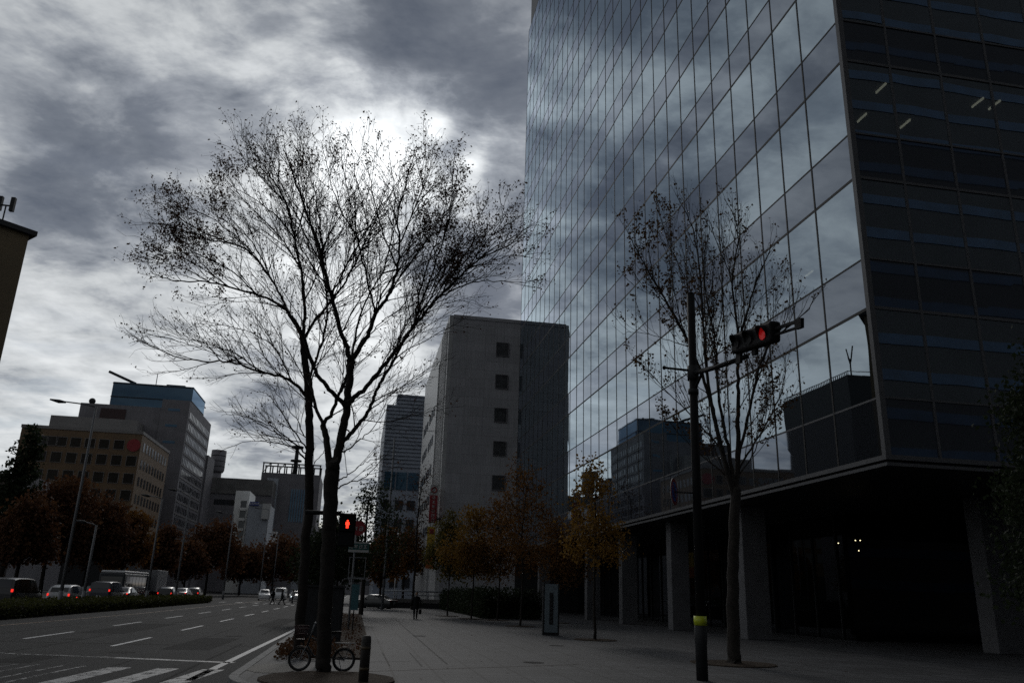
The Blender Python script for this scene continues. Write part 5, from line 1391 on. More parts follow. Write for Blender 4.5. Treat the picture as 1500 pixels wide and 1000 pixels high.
mb.box((p.x, sy, q.z), (p.x + w, sy + .04, p.z)); mb.box((q.x - w, sy, q.z), (q.x, sy + .04, p.z)); mb.box((p.x + w, sy, p.z - w), (q.x - w, sy + .04, p.z)); mb.box((p.x + w, sy, q.z), (q.x - w, sy + .04, q.z + .07))
mb.build('empty_frame', M['pole_grey'], t)
p, q = atY(516, 855, sy - .5), atY(524, 893, sy - .5)
t = thing('teal_banner_post', 'narrow teal upright sign panel standing on the verge beyond the cabinet', 'sign', ((p.x + q.x) / 2, sy - .5, 0))
MB().box((p.x, sy - .5, q.z), (q.x, sy - .45, p.z)).build('panel', pmat('teal_panel', (0.04, 0.12, 0.14), .5, .15, 4), t)
MB().tube([((p.x + q.x) / 2, sy - .42, 0), ((p.x + q.x) / 2, sy - .42, p.z)], .025, 8).build('post', M['dark'], t)

# slab sign by the office
Y = 36.48; x0, x1 = atY(796, 930, Y).x, atY(818, 930, Y).x; z1 = 2.15
t = thing('slab_sign', 'upright pale blue slab sign with a dark centre column standing before the office', 'sign', ((x0 + x1) / 2, Y, 0))
MB().box((x0 + .04, Y, 0.12), (x1 - .04, Y + .16, z1)).build('panel', pmat('frosted_blue_panel', (0.17, 0.21, 0.235), .4, .12, 2), t)
MB().box((x0 - .03, Y + .02, 0), (x0 + .037, Y + .2, z1 + .02)).build('post', M['dark'], t); MB().box((x1 - .037, Y + .02, 0), (x1 + .03, Y + .2, z1 + .02)).build('post', M['dark'], t)
MB().box((x0 + .038, Y + .02, 0), (x1 - .038, Y + .18, .118)).build('plinth', M['dark'], t)
xm = (x0 + x1) / 2; MB().box((xm - .085, Y - .012, .45), (xm + .085, Y - .002, 1.78)).build('centre_strip', M['dark'], t)
mb = MB()
for i in range(7): glyph(mb, xm, Y - .015, .58 + i * .18, .10, i)
mb.build('lettering', pmat('dim_letters', (.07, .075, .08), .6, .1), t)

# wooden bollard in the foreground
bx, by = 0.28, 16.11
t = thing('bollard', 'short dark round bollard at the edge of the tree pit right of the bicycle', 'bollard', (bx, by, 0))
MB().tube([(bx, by, 0), (bx, by, .74), (bx, by, .80), (bx, by, .82)], [.092, .088, .08, .055], 20).build('shaft', pmat('stained_timber', (.018, .015, .013), .7, .4, 12, bump=.3), t)
for z in (.22, .58): MB().tube([(bx, by, z), (bx, by, z + .05)], .094, 20).build('band', pmat('faded_ochre_band', (.05, .033, .012), .6, .3, 12), t)

# lamp posts in the median hedge
def lamp_post(x, y, h, label, arm=2.2):
    t = thing('lamp_post', label, 'lamp post', (x, y, 0), 'lamp posts in the median')
    MB().tube([(x, y, 0), (x - .3 * 0, y, h)], [.11, .065], 10).build('pole', M['steel'], t)
    MB().tube([(x, y, 0), (x, y, 1.1)], .14, 10).build('foot', M['pole_grey'], t)
    for s_ in (-1,):
        a = MB().tube([(x, y, h - .05), (x + s_ * arm * .35, y, h + .08), (x + s_ * arm, y, h + .18)], [.05, .045, .04], 6).build('arm', M['steel'], t)
        hd = MB().tube([(x + s_ * arm * .82, y, h + .12), (x + s_ * (arm + .0), y, h + .15), (x + s_ * (arm + .55), y, h + .24)], [.06, .12, .05], 8).build('lamp_head', M['dark'], t)
lamp_post(-17.0, 53.66, 12.2, 'tallest looking lamp post nearest the camera in the median hedge, left of the silver hatchback')
lamp_post(-17.0, 58.0, 5.2, 'thin lamp post just right of the nearest one, above the dark van', 0.8)
lamp_post(-17.0, 74.6, 8.7, 'thin lamp post rising over the box truck', 1.2)
lamp_post(-17.0, 86.0, 10.5, 'lamp post before the wall of the grey block, right of the box truck', 1.6)
lamp_post(-17.0, 116.0, 11.0, 'lamp post in front of the wide brown tree under the drum building', 1.8)
lamp_post(-17.0, 158.0, 15.5, 'far lamp post before the small grey building', 2.0)
lamp_post(-17.0, 182.0, 12.5, 'farthest lamp post before the flat crowned brown tree', 1.6)
P = atY(597, 790, 100)
t = thing('lamp_pole', 'slim pale pole at the foot of the louvred block', 'pole', (atY(572, 890, 100).x, 100, 0))
q0_, q1_ = atY(576, 890, 100), atY(581, 783, 100)
MB().tube([(q0_.x, 100, 0), (q0_.x, 100, q1_.z)], .07, 8).build('pole', M['white'], t); MB().ell((q0_.x, 100, q1_.z + .1), (.16, .16, .12), 10, 6).build('cap', M['white'], t)  # pole and cap in plain white paint
q0_ = atY(560, 885, 80)
t = thing('lamp_pole', 'tall dark pole standing between the roadside tree and the louvred block', 'pole', (q0_.x, 80, 0))
MB().tube([(q0_.x, 80, 0), (q0_.x, 80, atY(568, 640, 80).z)], [.12, .08], 8).build('pole', M['pole_grey'], t)
MB().disc((q0_.x, 80, 3), (0, 0, 1), .16, .5, 10).build('clamp', M['dark'], t)
# low planter wall with railing where the pavement ends
p, q = atY(556, 893, 92), atY(622, 893, 92)
t = thing('planter_wall', 'low pale planter wall with a dark rail closing the far end of the pavement', 'wall', ((p.x + q.x) / 2, 92.2, 0))
MB().box((p.x, 92.0, 0), (q.x + 2, 92.4, .55)).build('wall', M['dark'], t); MB().box((p.x - .05, 91.95, .553), (q.x + 2.05, 92.45, .95)).build('coping', M['concrete'], t)
mb = MB(); mb.tube([(p.x, 92.2, 1.75), (q.x + 2, 92.2, 1.75)], .09, 6); mb.tube([(p.x, 92.2, 1.35), (q.x + 2, 92.2, 1.35)], .05, 6)
for i in range(5): mb.tube([(p.x + i * (q.x + 2 - p.x) / 4, 92.2, .95), (p.x + i * (q.x + 2 - p.x) / 4, 92.2, 1.75)], .06, 6)
mb.build('railing', M['cool_grey'], t)

# ------------------------------------------------------------------ folding bicycle
bw0, bw1 = gnd(437, 982.5), gnd(502, 983.5)
O = Vector((bw1.x, bw1.y, 0)); F = Vector((bw0.x, bw0.y, 0)); ax = (F - O).normalized(); wb = (F - O).length
side = Vector((-ax.y, ax.x, 0)); WR = 0.235
def bp(a, z, s_=0.0): return O + ax * a + side * s_ + Vector((0, 0, z))
bk = thing('bicycle', 'dark small wheeled bicycle with a front basket parked against the nearer tree', 'bicycle', tuple((O + F) / 2))
def wheel(a):
    w = MB().torus(bp(a, WR), side, WR - .022, .022, 40, 8).build('wheel', M['rubber'], bk)
    MB().torus(bp(a, WR), side, WR - .05, .009, 40, 6).build('rim', M['steel'], w)
    mb = MB(); mb.tube([bp(a, WR, -.05), bp(a, WR, .05)], .02, 10)
    for k in range(20):
        t_ = k / 20 * 2 * math.pi; d = ax * math.cos(t_) + Vector((0, 0, math.sin(t_)))
        mb.tube([bp(a, WR, .02 if k % 2 else -.02) + d * .018, bp(a, WR) + d * (WR - .052)], .0018, 4, cap=False)
    mb.build('spokes', M['chrome'], w)
wheel(0); wheel(wb)
mb = MB(); bb = bp(.40, .26); st = bp(.27, .62); hd0 = bp(wb - .13, .50); hd1 = bp(wb - .17, .66)
mb.tube([bb, st], .017, 8); mb.tube([bb, bp(.62, .30), hd0], .020, 8); mb.tube([bp(.31, .5), hd1], .016, 8); mb.tube([hd0, hd1], .021, 8)
for s_ in (-.055, .055): mb.tube([bp(.0, WR, s_), bb + side * s_ * .5], .010, 6); mb.tube([bp(0, WR, s_), bp(.29, .56, s_ * .3)], .008, 6)
mb.build('frame', M['dark'], bk)
mb = MB()
for s_ in (-.05, .05): mb.tube([bp(wb, WR, s_), bp(wb - .1, .46, s_), hd0 + side * s_ * .4], .011, 6)
mb.build('fork', M['steel'], bk)
MB().tube([hd1, bp(wb - .24, .93)], .014, 8).build('stem', M['steel'], bk)
hb_ = bp(wb - .24, .93)
o = MB().tube([hb_ + ax * -.16 + side * -.27, hb_ + side * -.2 + Vector((0, 0, .02)), hb_, hb_ + side * .2 + Vector((0, 0, .02)), hb_ + ax * -.16 + side * .27], .011, 8).build('handlebar', M['steel'], bk)
for s_ in (-.27, .27): MB().tube([hb_ + ax * -.16 + side * s_, hb_ + ax * -.05 + side * (s_ * .93)], .017, 8).build('grip', M['rubber'], o)
MB().tube([st, bp(.235, .74)], .013, 8).build('seat_post', M['steel'], bk)
sp_ = bp(.23, .75); mb = MB()
for (a, w_) in ((-.14, .085), (0, .06), (.13, .022)): pass
vs = []; fs = []
for (a, w_, z) in ((-.14, .075, .02), (-.08, .085, .03), (.0, .05, .02), (.08, .026, .015), (.14, .018, 0)):
    c_ = sp_ + ax * a + Vector((0, 0, z)); vs += [c_ - side * w_ - Vector((0, 0, .03)), c_ - side * w_ * .7 + Vector((0, 0, .012)), c_ + side * w_ * .7 + Vector((0, 0, .012)), c_ + side * w_ - Vector((0, 0, .03))]
for i in range(4): fs += [(i * 4 + j, i * 4 + j + 1, i * 4 + 5 + j, i * 4 + 4 + j) for j in range(3)] + [(i * 4 + 3, i * 4, i * 4 + 4, i * 4 + 7)]
fs += [(0, 3, 2, 1), (16, 17, 18, 19)]
mb.add(vs, fs); mb.build('saddle', M['black'], bk)
mb = MB(); z = .56
for s_ in (-.055, 0, .055): mb.tube([bp(-.20, z, s_), bp(.20, z, s_)], .007, 5)
for a in (-.2, -.07, .07, .2): mb.tube([bp(a, z, -.055), bp(a, z, .055)], .006, 5)
for s_ in (-.06, .06): mb.tube([bp(0, WR, s_), bp(-.12, z, s_)], .006, 5)
mb.build('rear_rack', M['steel'], bk)
mb = MB()
for a in (-.1,): pass
for (w0, z0) in ((.11, .62), (.15, .72), (.165, .82), (.17, .88)):
    c_ = bp(wb + .02, z0); q = [c_ + ax * i * w0 * .8 + side * j * w0 for i, j in ((-1, -1), (1, -1), (1, 1), (-1, 1))]
    mb.tube(q + [q[0]], .006, 4)
for k in range(20):
    t_ = k / 20 * 4; i = int(t_); f = t_ - i; cs = ((-1, -1), (1, -1), (1, 1), (-1, 1)); a_, b__ = cs[i], cs[(i + 1) % 4]; u_, v_ = a_[0] + (b__[0] - a_[0]) * f, a_[1] + (b__[1] - a_[1]) * f
    mb.tube([bp(wb + .02, .62) + ax * u_ * .088 + side * v_ * .11, bp(wb + .02, .88) + ax * u_ * .136 + side * v_ * .17], .0045, 4)
mb.add([bp(wb + .02, .622) + ax * i * .088 + side * j * .11 for i, j in ((-1, -1), (1, -1), (1, 1), (-1, 1))], [(0, 1, 2, 3)])
mb.build('basket', pmat('dark_red_wire', (.05, .014, .016), .5, .2, 8), bk)
o = MB().torus(bp(.40, .26), side, .075, .008, 24, 5).tube([bp(.40, .26, -.06), bp(.40, .26, .06)], .02, 8).build('crank', M['steel'], bk)
for s_, a, dz in ((-.08, .12, -.10), (.08, -.12, .10)):
    MB().tube([bp(.40, .26, s_ * .8), bp(.40 + a, .26 + dz, s_)], .009, 5).cbox(tuple(bp(.40 + a, .26 + dz, s_ * 1.5)), (.08, .08, .02)).build('pedal', M['black'], o)
def mud(a, t0, t1):
    mb = MB(); n_ = 14; vs = []
    for k in range(n_ + 1):
        t_ = t0 + (t1 - t0) * k / n_; d = ax * math.cos(t_) + Vector((0, 0, math.sin(t_)))
        for s_ in (-.032, .032): vs.append(bp(a, WR, s_) + d * (WR + .022))
    mb.add(vs, [(2 * k, 2 * k + 1, 2 * k + 3, 2 * k + 2) for k in range(n_)]); mb.build('mudguard', M['dark'], bk)
mud(0, .5, 3.1); mud(wb, .2, 2.3)
mb = MB(); mb.tube([bp(.1, .25, .05), bp(.02, .0, .16)], .008, 5); mb.build('kickstand', M['steel'], bk)
MB().disc(bp(-.235, .5), ax, .03, .015, 14).build('reflector', M['red_sign'], bk)
# ------------------------------------------------------------------ vehicles
def car_paint(name, col): return pmat(name, col, .28, .04, .5, .6)
M['tail'] = pmat('tail_lens', (.16, .01, .01), .3, .1, 5); M['headglass'] = pmat('headlamp_glass', (.5, .5, .52), .15, .05, 5)
M['plate'] = pmat('plate_white', (.55, .55, .52), .5, .05, 8)
KIND = {  # stations: y, half width low, belt z, roof half width, roof z
    'hatch': dict(L=3.9, W=.845, st=[(-1.95, .70, .62, .66, .80), (-1.88, .80, .86, .72, .98), (-1.70, .845, .95, .66, 1.35), (-1.35, .845, .96, .62, 1.49), (-.3, .845, .95, .60, 1.53), (.35, .845, .94, .60, 1.48), (.95, .845, .93, .70, 1.05), (1.1, .84, .92, .76, .97), (1.6, .80, .84, .72, .86), (1.88, .72, .70, .64, .72), (1.95, .66, .55, .58, .57)], wheels=(-1.22, 1.25), wr=.30),
    'sedan': dict(L=4.6, W=.88, st=[(-2.3, .74, .62, .68, .66), (-2.22, .84, .90, .76, .93), (-1.75, .88, .98, .76, 1.02), (-1.15, .88, .96, .64, 1.36), (-.5, .88, .95, .62, 1.45), (.2, .88, .94, .62, 1.43), (.95, .88, .93, .74, 1.0), (1.4, .87, .90, .78, .93), (1.95, .82, .80, .74, .82), (2.22, .74, .66, .66, .68), (2.3, .68, .52, .60, .54)], wheels=(-1.35, 1.4), wr=.32),
    'van': dict(L=4.6, W=.88, st=[(-2.3, .78, .70, .72, .95), (-2.25, .86, .98, .78, 1.25), (-2.1, .88, 1.02, .74, 1.78), (-1.5, .88, 1.02, .72, 1.86), (0, .88, 1.0, .72, 1.86), (.8, .88, 1.0, .72, 1.80), (1.5, .88, .98, .78, 1.12), (1.75, .87, .95, .8, 1.0), (2.1, .82, .86, .74, .88), (2.25, .76, .7, .68, .72), (2.3, .7, .55, .62, .57)], wheels=(-1.4, 1.45), wr=.32)}
def car(kind, label, x, y, rz, paint, group=None, lit=True, name='car', lights=None):
    K = KIND[kind]; t = thing(name, label, 'car', (x, y, ROADZ), group, rz); st = K['st']; GC = .19
    mb = MB(); n = 10; vs = []
    for (yy, w, zb, wr_, zr) in st:
        sec = [(-w * .93, GC), (-w, GC + .12), (-w * 1.0, zb * .72), (-w * .975, zb), (-wr_ - .02, zr - .05), (-wr_ * .86, zr)]
        sec = sec + [(-a, b) for a, b in reversed(sec)]; n = len(sec)
        vs += [(a, yy, b) for a, b in sec]
    fs = []
    for i in range(len(st) - 1):
        for j in range(n - 1): fs.append((i * n + j, i * n + j + 1, (i + 1) * n + j + 1, (i + 1) * n + j))
        fs.append((i * n + n - 1, i * n, (i + 1) * n, (i + 1) * n + n - 1))
    fs += [tuple(range(n)), tuple((len(st) - 1) * n + j for j in reversed(range(n)))]
    mb.sm = True; mb.add(vs, fs); b = mb.build('body', paint, t, local=True)
    for f in b.data.polygons[-2:]: f.use_smooth = False
    md = b.modifiers.new('edge', 'EDGE_SPLIT'); md.split_angle = R(38)
    def at(i, s_):   # side window edge points of station i
        yy, w, zb, wr_, zr = st[i]; return Vector((s_ * w * .98, yy, zb + .03)), Vector((s_ * (wr_ + .025), yy, zr - .075))
    # side windows
    cab = [i for i in range(len(st)) if st[i][4] - st[i][2] > .30]
    i0, i1 = cab[0], cab[-1]
    for s_ in (-1, 1):
        mb = MB(); 
        for i in range(i0, i1):
            a0, a1 = at(i, s_); c0_, c1_ = at(i + 1, s_); g = Vector((s_ * .012, 0, 0)); e_ = Vector((0, .05, 0))
            q = [a0 + g + e_, c0_ + g - e_, c1_ + g - e_, a1 + g + e_]; mb.add(q, [(0, 1, 2, 3)])
        j = i1; a0, a1 = at(j, s_); c0_, c1_ = at(j + 1, s_); g = Vector((s_ * .012, 0, 0)); mb.add([a0 + g, a0.lerp(c0_, .75) + g, a1 + g], [(0, 1, 2)])
        mb.build('side_window', M['carglass'], t, local=True)
    def cross(i, j, o, name):
        (ya, wa, za, ra, ta), (yb, wb_, zb_, rb, tb) = st[i], st[j]
        A, B_ = Vector((0, ya, ta)), Vector((0, yb, tb)); d = (B_ - A); nn_ = Vector((0, d.z, -d.y)).normalized()
        if nn_.z < 0: nn_ = -nn_
        A2, B2 = A + d * .1 + nn_ * .015, A + d * .9 + nn_ * .015; wA, wB = ra * .84, rb * .84
        MB().add([(-wA, A2.y, A2.z), (wA, A2.y, A2.z), (wB, B2.y, B2.z), (-wB, B2.y, B2.z)], [(0, 1, 2, 3)]).build(name, M['carglass'], t, local=True)
    k = {'hatch': ((1, 2), (6, 5)), 'sedan': ((2, 3), (6, 5)), 'van': ((1, 2), (6, 5))}[kind]
    cross(*k[0], 1, 'rear_window'); cross(*k[1], 1, 'windscreen')
    wr = K['wr']
    for yy in K['wheels']:
        for s_ in (-1, 1):
            w = MB().torus((s_ * (K['W'] - .09), yy, wr), (1, 0, 0), wr - .085, .088, 22, 8).build('wheel', M['rubber'], t, local=True)
            MB().disc((s_ * (K['W'] - .03), yy, wr), (1, 0, 0), wr * .62, .03, 18).build('rim', M['steel'], w, local=True)
    yb = st[1][0]; hw = st[1][1]; zl = st[1][2]
    for s_ in (-1, 1):
        zz = zl - .02 if kind != 'van' else 1.15
        MB().cbox((s_ * (hw - .10), yb - .03, zz), (.11, .12, .17 if kind != 'sedan' else .11)).build('tail_light', M['red_lamp'] if lit == 'tail' else M['tail'], t, local=True, bevel=.02)
        MB().cbox((s_ * .55, st[-2][0] - .02, .66), (.26, .14, .12)).build('headlight', M['head_lamp'] if lit == 'head' else M['headglass'], t, local=True, bevel=.02)
        i = i1; MB().cbox((s_ * (K['W'] + .09), st[i][0] + .25, st[i][2] + .1), (.17, .1, .12)).build('door_mirror', paint, t, local=True, bevel=.02)
    MB().cbox((0, st[0][0] - .012, .66), (.34, .02, .17)).build('number_plate', M['plate'], t, local=True)
    mb = MB(); mb.cbox((0, st[0][0] + .03, .40), (1.5, .16, .2)); mb.build('rear_bumper', paint, t, local=True, bevel=.04)
    mb = MB(); mb.cbox((0, st[-1][0] - .03, .38), (1.3, .14, .18)); mb.build('front_bumper', paint, t, local=True, bevel=.04)
    return t
P_dark, P_black, P_silver, P_white, P_navy = car_paint('charcoal_car_paint', (.03, .03, .033)), car_paint('black_car_paint', (.012, .012, .013)), car_paint('silver_car_paint', (.40, .41, .42)), car_paint('white_car_paint', (.62, .62, .62)), car_paint('navy_car_paint', (.02, .022, .035))
GQ = 'cars queueing beyond the median'
def at_px(px, X): return atX(px, 865, X).y
car('van', 'dark minivan at the left edge with a long curved roof and a lit tail lamp', -20.2, at_px(22, -20.2), R(-2), P_black, GQ, 'tail')
car('hatch', 'silver hatchback with lit tail lamps behind the median hedge', -20.6, at_px(101, -20.6), R(-2), P_silver, GQ, 'tail')
car('van', 'dark minivan with a pair of lit tail lamps right of the silver hatchback', -20.8, at_px(158, -20.8), R(-1), P_navy, GQ, 'tail')
car('sedan', 'charcoal saloon in the outer lane just left of the dark minivan', -24.4, at_px(134, -24.4), 0, P_dark, GQ, 'tail')
car('hatch', 'dark hatchback with lit tail lamps just right of the box truck', -20.8, at_px(247, -20.8), 0, P_dark, GQ, 'tail')
car('sedan', 'silver grey saloon two cars right of the box truck', -20.9, at_px(268, -20.9), 0, car_paint('grey_car_paint', (.2, .2, .21)), GQ, 'tail')
car('hatch', 'small black hatchback at the far end of the queue', -20.9, at_px(286, -20.9), 0, P_black, GQ, 'tail')
car('sedan', 'dark saloon low in front of the box truck', -20.7, at_px(200, -20.7) - 4, 0, P_dark, GQ, 'tail')
def bus(label, x, y, Lb, m, roofm):
    t = thing('bus', label, 'bus', (x, y, ROADZ)); W_ = 1.24; H = 3.0
    MB().box((-W_, -Lb / 2, .35), (W_, Lb / 2, H - .25)).build('body', m, t, local=True, bevel=.12)
    MB().box((-W_ + .08, -Lb / 2 + .1, H - .248), (W_ - .08, Lb / 2 - .1, H)).build('roof', roofm, t, local=True, bevel=.1)
    n_ = 7
    for s_ in (-1, 1):
        for i in range(n_):
            y0 = -Lb / 2 + .5 + i * (Lb - 1) / n_; MB().box((s_ * (W_ + .005) - .01, y0, 1.35), (s_ * (W_ + .005) + .01, y0 + (Lb - 1) / n_ - .12, 2.45)).build('window', M['carglass'], t, local=True)
        for yy in (-Lb / 2 + 2.2, Lb / 2 - 2.4):
            w = MB().torus((s_ * (W_ - .14), yy, .46), (1, 0, 0), .33, .13, 22, 8).build('wheel', M['rubber'], t, local=True); MB().disc((s_ * (W_ - .02), yy, .46), (1, 0, 0), .26, .04, 16).build('rim', M['steel'], w, local=True)
        MB().cbox((s_ * .95, -Lb / 2 - .02, .85), (.25, .08, .16)).build('tail_light', M['tail'], t, local=True)
    MB().box((-W_ + .2, -Lb / 2 - .012, 1.45), (W_ - .2, -Lb / 2 + .01, 2.4)).build('rear_window', M['carglass'], t, local=True)
bus('dark city bus with a white roof edge behind the dark minivan', -24.6, at_px(181, -24.6), 10.5, pmat('dark_bus_paint', (.04, .045, .05), .35, .1, 1), M['white'])
t = thing('box_truck', 'box truck with a plain light grey rear box in the queue', 'truck', (-24.3, at_px(217, -24.3), ROADZ))
MB().box((-1.55, -3.4, .95), (1.55, 1.9, 3.35)).build('cargo_box', pmat('truck_box_grey', (.27, .275, .29), .5, .08, .6), t, local=True, bevel=.03)
MB().box((-1.05, 2.0, .5), (1.05, 3.7, 2.45)).build('cab', M['white'], t, local=True, bevel=.12)
MB().box((-.95, 3.66, 1.45), (.95, 3.72, 2.2)).build('windscreen', M['carglass'], t, local=True)
MB().box((-.6, -3.3, .55), (.6, 3.4, .9)).build('chassis', M['dark'], t, local=True)
for yy in (-2.0, 2.7):
    for s_ in (-1, 1):
        w = MB().torus((s_ * .95, yy, .40), (1, 0, 0), .29, .115, 22, 8).build('wheel', M['rubber'], t, local=True); MB().disc((s_ * 1.03, yy, .4), (1, 0, 0), .2, .04, 14).build('rim', M['steel'], w, local=True)
for s_ in (-1, 1): MB().cbox((s_ * 1.0, -3.42, .75), (.3, .06, .14)).build('tail_light', M['tail'], t, local=True)
mb = MB(); mb.box((-.02, -3.425, 1.0), (.02, -3.402, 3.3)); mb.build('door_seam', M['dark'], t, local=True)
# far oncoming cars and one parked at the verge
GO = 'vehicles coming from the far end'
car('hatch', 'white hatchback coming towards the camera before the far trees', -13.0, 128, math.pi + .1, P_white, GO, 'none')
car('van', 'white minivan behind the crossing pedestrians', -11.6, 138, math.pi, P_white, GO, 'none')
car('sedan', 'pale saloon with a lit headlamp just left of the trunks', -8.6, 130, math.pi, P_silver, GO, 'head')
p = gnd(537, 893)
car('sedan', 'dark saloon with a bright windscreen edge parked past the verge', 1.9, 86.5, R(62), P_black, None, 'none')
bpos = atX(133, 872, -19.2)
t = thing('motorbike', 'low motorbike whose red lamp shows over the hedge in front of the silver hatchback', 'motorbike', (-19.0, atX(131, 877, -19.0).y - 2, ROADZ))
for yy in (-.62, .62):
    w = MB().torus((0, yy, .29), (1, 0, 0), .235, .055, 24, 8).build('wheel', M['rubber'], t, local=True); MB().disc((0, yy, .29), (1, 0, 0), .17, .05, 14).build('rim', M['steel'], w, local=True)
MB().tube([(0, -.62, .3), (0, -.2, .5), (0, .3, .62), (0, .45, .85), (0, .62, .3)], [.05, .11, .10, .05, .04], 8).build('frame', M['black'], t, local=True)
MB().tube([(0, -.75, .72), (0, -.4, .76), (0, .05, .74)], [.08, .12, .08], 10).build('seat', M['rubber'], t, local=True)
MB().tube([(-.33, .32, .98), (0, .42, .95), (.33, .32, .98)], .018, 6).build('handlebar', M['steel'], t, local=True)
MB().cbox((0, -.82, .70), (.12, .06, .09)).build('tail_light', M['red_lamp'], t, local=True)
# ------------------------------------------------------------------ people
def skin_mesh(name, verts, edges, radii, m, parent, sub=2, root=0):
    me = bpy.data.meshes.new(name); bm = bmesh.new(); lay = bm.verts.layers.skin.verify()
    bv = []
    for p, r_ in zip(verts, radii):
        v_ = bm.verts.new(p); v_[lay].radius = (r_, r_) if not isinstance(r_, tuple) else r_; bv.append(v_)
    bv[root][lay].use_root = True
    for a, b in edges: bm.edges.new((bv[a], bv[b]))
    bm.to_mesh(me); bm.free(); me.materials.append(m)
    o = bpy.data.objects.new(name, me); COL.objects.link(o); o.parent = parent
    md = o.modifiers.new('skin', 'SKIN'); md.use_smooth_shade = True
    s_ = o.modifiers.new('sub', 'SUBSURF'); s_.levels = sub; s_.render_levels = sub
    return o
def person(label, x, y, z, rz, H, stride, coat, trousers, skin=M['skin'], coat_len=.50, group=None, arm_out=.05, collar=False, bag=None, hair=True):
    t = thing('person', label, 'person', (x, y, z), group, rz); k = H / 1.75
    s_ = stride
    V = [(0, 0, .93), (0, .01, 1.10), (0, .0, 1.30), (0, -.01, 1.42), (0, 0, 1.50), (0, .02, 1.58), (0, .03, 1.66),     # 0-6 pelvis..head
         (.10, 0, .90), (.105, s_ * .45 + .02, .49), (.105, s_, .09), (.11, s_ + .13, .035),                             # 7-10 right leg
         (-.10, 0, .90), (-.105, -s_ * .35 + .05, .50), (-.105, -s_, .11), (-.11, -s_ + .13, .045),                      # 11-14 left leg
         (.19, -.01, 1.40), (.235 + arm_out, -s_ * .35, 1.12), (.24 + arm_out, -s_ * .45 + .09, .87),                    # 15-17 right arm
         (-.19, -.01, 1.40), (-.235 - arm_out, s_ * .35, 1.12), (-.24 - arm_out, s_ * .45 + .09, .87)]                   # 18-20
    E_ = [(0, 1), (1, 2), (2, 3), (3, 4), (4, 5), (5, 6), (0, 7), (7, 8), (8, 9), (9, 10), (0, 11), (11, 12), (12, 13), (13, 14), (3, 15), (15, 16), (16, 17), (3, 18), (18, 19), (19, 20)]
    Rr = [(.15, .11), (.14, .10), (.165, .115), (.13, .09), .055, (.085, .10), (.078, .09), .092, .075, .055, .04, .092, .075, .055, .04, .058, .043, .028, .058, .043, .028]
    for sgn, wrist in ((1, 17), (-1, 20)):     # hands: palm and five fingers
        wx, wy, wz = V[wrist]; pal = len(V); V.append((wx, wy + .01, wz - .07)); Rr.append(.026); E_.append((wrist, pal))
        for q in range(4):
            a = len(V); off = (q - 1.5) * .018
            V += [(wx - sgn * .006, wy + .012 + off, wz - .115), (wx - sgn * .018, wy + .014 + off, wz - .155 - (.01 if q in (1, 2) else 0))]; Rr += [.009, .007]; E_ += [(pal, a), (a, a + 1)]
        a = len(V); V += [(wx - sgn * .012, wy + .05, wz - .085), (wx - sgn * .018, wy + .062, wz - .115)]; Rr += [.010, .008]; E_ += [(pal, a), (a, a + 1)]
    V = [(a * k, b * k, c * k) for a, b, c in V]; Rr = [(r_[0] * k, r_[1] * k) if isinstance(r_, tuple) else r_ * k for r_ in Rr]
    skin_mesh('body', V, E_, Rr, trousers, t)
    # head details and clothes
    hd = MB().ell((0, .035 * k, 1.635 * k), (.083 * k, .10 * k, .125 * k), 18, 12)
    hd.ell((0, .135 * k, 1.62 * k), (.016 * k, .022 * k, .026 * k), 8, 6)
    for s2 in (-1, 1): hd.ell((s2 * .083 * k, .03 * k, 1.63 * k), (.014 * k, .025 * k, .035 * k), 8, 6)
    hdo = hd.build('head', skin, t, local=True)
    mb = MB()
    for s2 in (-1, 1): mb.ell((s2 * .032 * k, .123 * k, 1.645 * k), (.013 * k, .008 * k, .008 * k), 8, 5)
    mb.ell((0, .128 * k, 1.575 * k), (.026 * k, .008 * k, .007 * k), 8, 5); mb.build('face', M['hair'], hdo, local=True)
    if hair: MB().ell((0, .012 * k, 1.675 * k), (.094 * k, .108 * k, .10 * k), 16, 10).ell((0, -.03 * k, 1.60 * k), (.085 * k, .07 * k, .10 * k), 14, 8).build('hair', M['hair'], t, local=True)
    rings = [(.93 - coat_len * .55, .20 + .02, .15 + .03), (.93 - coat_len * .3, .205, .16), (.95, .19, .14), (1.10, .18, .13), (1.28, .205, .14), (1.40, .195, .12), (1.46, .10, .085), (1.50, .075, .075)]
    mb = MB(); mb.sm = True; n = 20; vs = []
    for (z_, a, b) in rings:
        for j in range(n):
            th = 2 * math.pi * j / n; vs.append((a * math.cos(th) * k, (b * math.sin(th) + .005) * k, z_ * k))
    mb.add(vs, [(i * n + j, i * n + (j + 1) % n, (i + 1) * n + (j + 1) % n, (i + 1) * n + j) for i in range(len(rings) - 1) for j in range(n)])
    for sgn, i in ((1, 15), (-1, 18)):
        mb.tube([Vector(V[i]) + Vector((-sgn * .02, 0, .01)) * k, V[i + 1], V[i + 2]], [.078 * k, .062 * k, .047 * k], 12)
    mb.build('coat', coat, t, local=True)
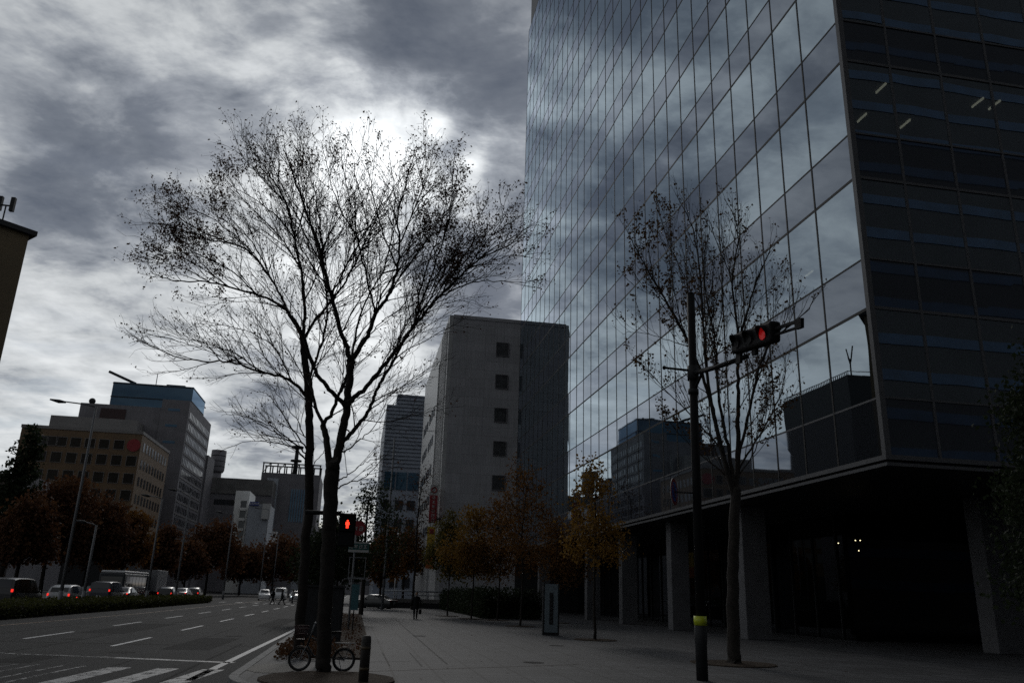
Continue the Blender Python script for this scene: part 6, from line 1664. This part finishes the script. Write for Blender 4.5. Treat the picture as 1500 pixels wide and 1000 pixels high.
    if collar: MB().torus((0, .01 * k, 1.475 * k), (0, -.2, 1), .075 * k, .018 * k, 20, 6).build('collar', M['cloth_white'], t, local=True)
    for i in (9, 13):
        p = Vector(V[i]); MB().ell((p.x, p.y + .06 * k, .045 * k + max(0, p.z - .10 * k)), (.05 * k, .135 * k, .05 * k), 12, 8).build('shoe', M['rubber'], t, local=True)
    if bag:
        p = Vector(V[20]); o = MB().box((p.x - .05, p.y - .2, p.z - .52), (p.x + .06, p.y + .2, p.z - .22)).tube([(p.x, p.y - .08, p.z - .22), (p.x, p.y - .03, p.z - .09), (p.x, p.y + .05, p.z - .09), (p.x, p.y + .1, p.z - .22)], .01, 6).build('bag', M['black'], None, bevel=.02)
        o.location = (x, y, z); o.rotation_euler = (0, 0, rz); tag(o, bag, 'bag')
    return t
p = gnd(608, 906)
person('person in a dark coat with white collar walking down the pavement with a bag', p.x, p.y, 0, R(186), 1.66, .13, M['cloth_black'], M['cloth_black'], collar=True, bag='black briefcase held by the walking person on the pavement', coat_len=.55)
p = gnd(399, 884.5, ROADZ)
person('person in black crossing the far carriageway, the left one of the pair mid stride', p.x, p.y, ROADZ, R(80), 1.70, .26, M['cloth_black'], M['cloth_black'], coat_len=.3)
p = gnd(412, 885, ROADZ)
person('person in a dark grey jacket crossing the far carriageway with legs apart, nearer the trunks', p.x, p.y, ROADZ, R(-80), 1.66, .34, M['cloth_grey'], M['cloth_black'], coat_len=.2)
p = gnd(428, 883, ROADZ)
person('person in a pale top at the far crossing right beside the trunks', p.x, p.y, ROADZ, R(60), 1.66, .15, M['cloth_white'], M['cloth_grey'], coat_len=.2)
# ------------------------------------------------------------------ render settings
scn.render.engine = 'CYCLES'
scn.view_settings.view_transform = 'Standard'; scn.view_settings.look = 'None'
scn.view_settings.exposure = 0.0; scn.view_settings.gamma = 1.0
scn.cycles.max_bounces = 6; scn.cycles.glossy_bounces = 4; scn.cycles.transparent_max_bounces = 8
scn.cycles.use_denoising = False
scn.cycles.caustics_reflective = False; scn.cycles.caustics_refractive = False
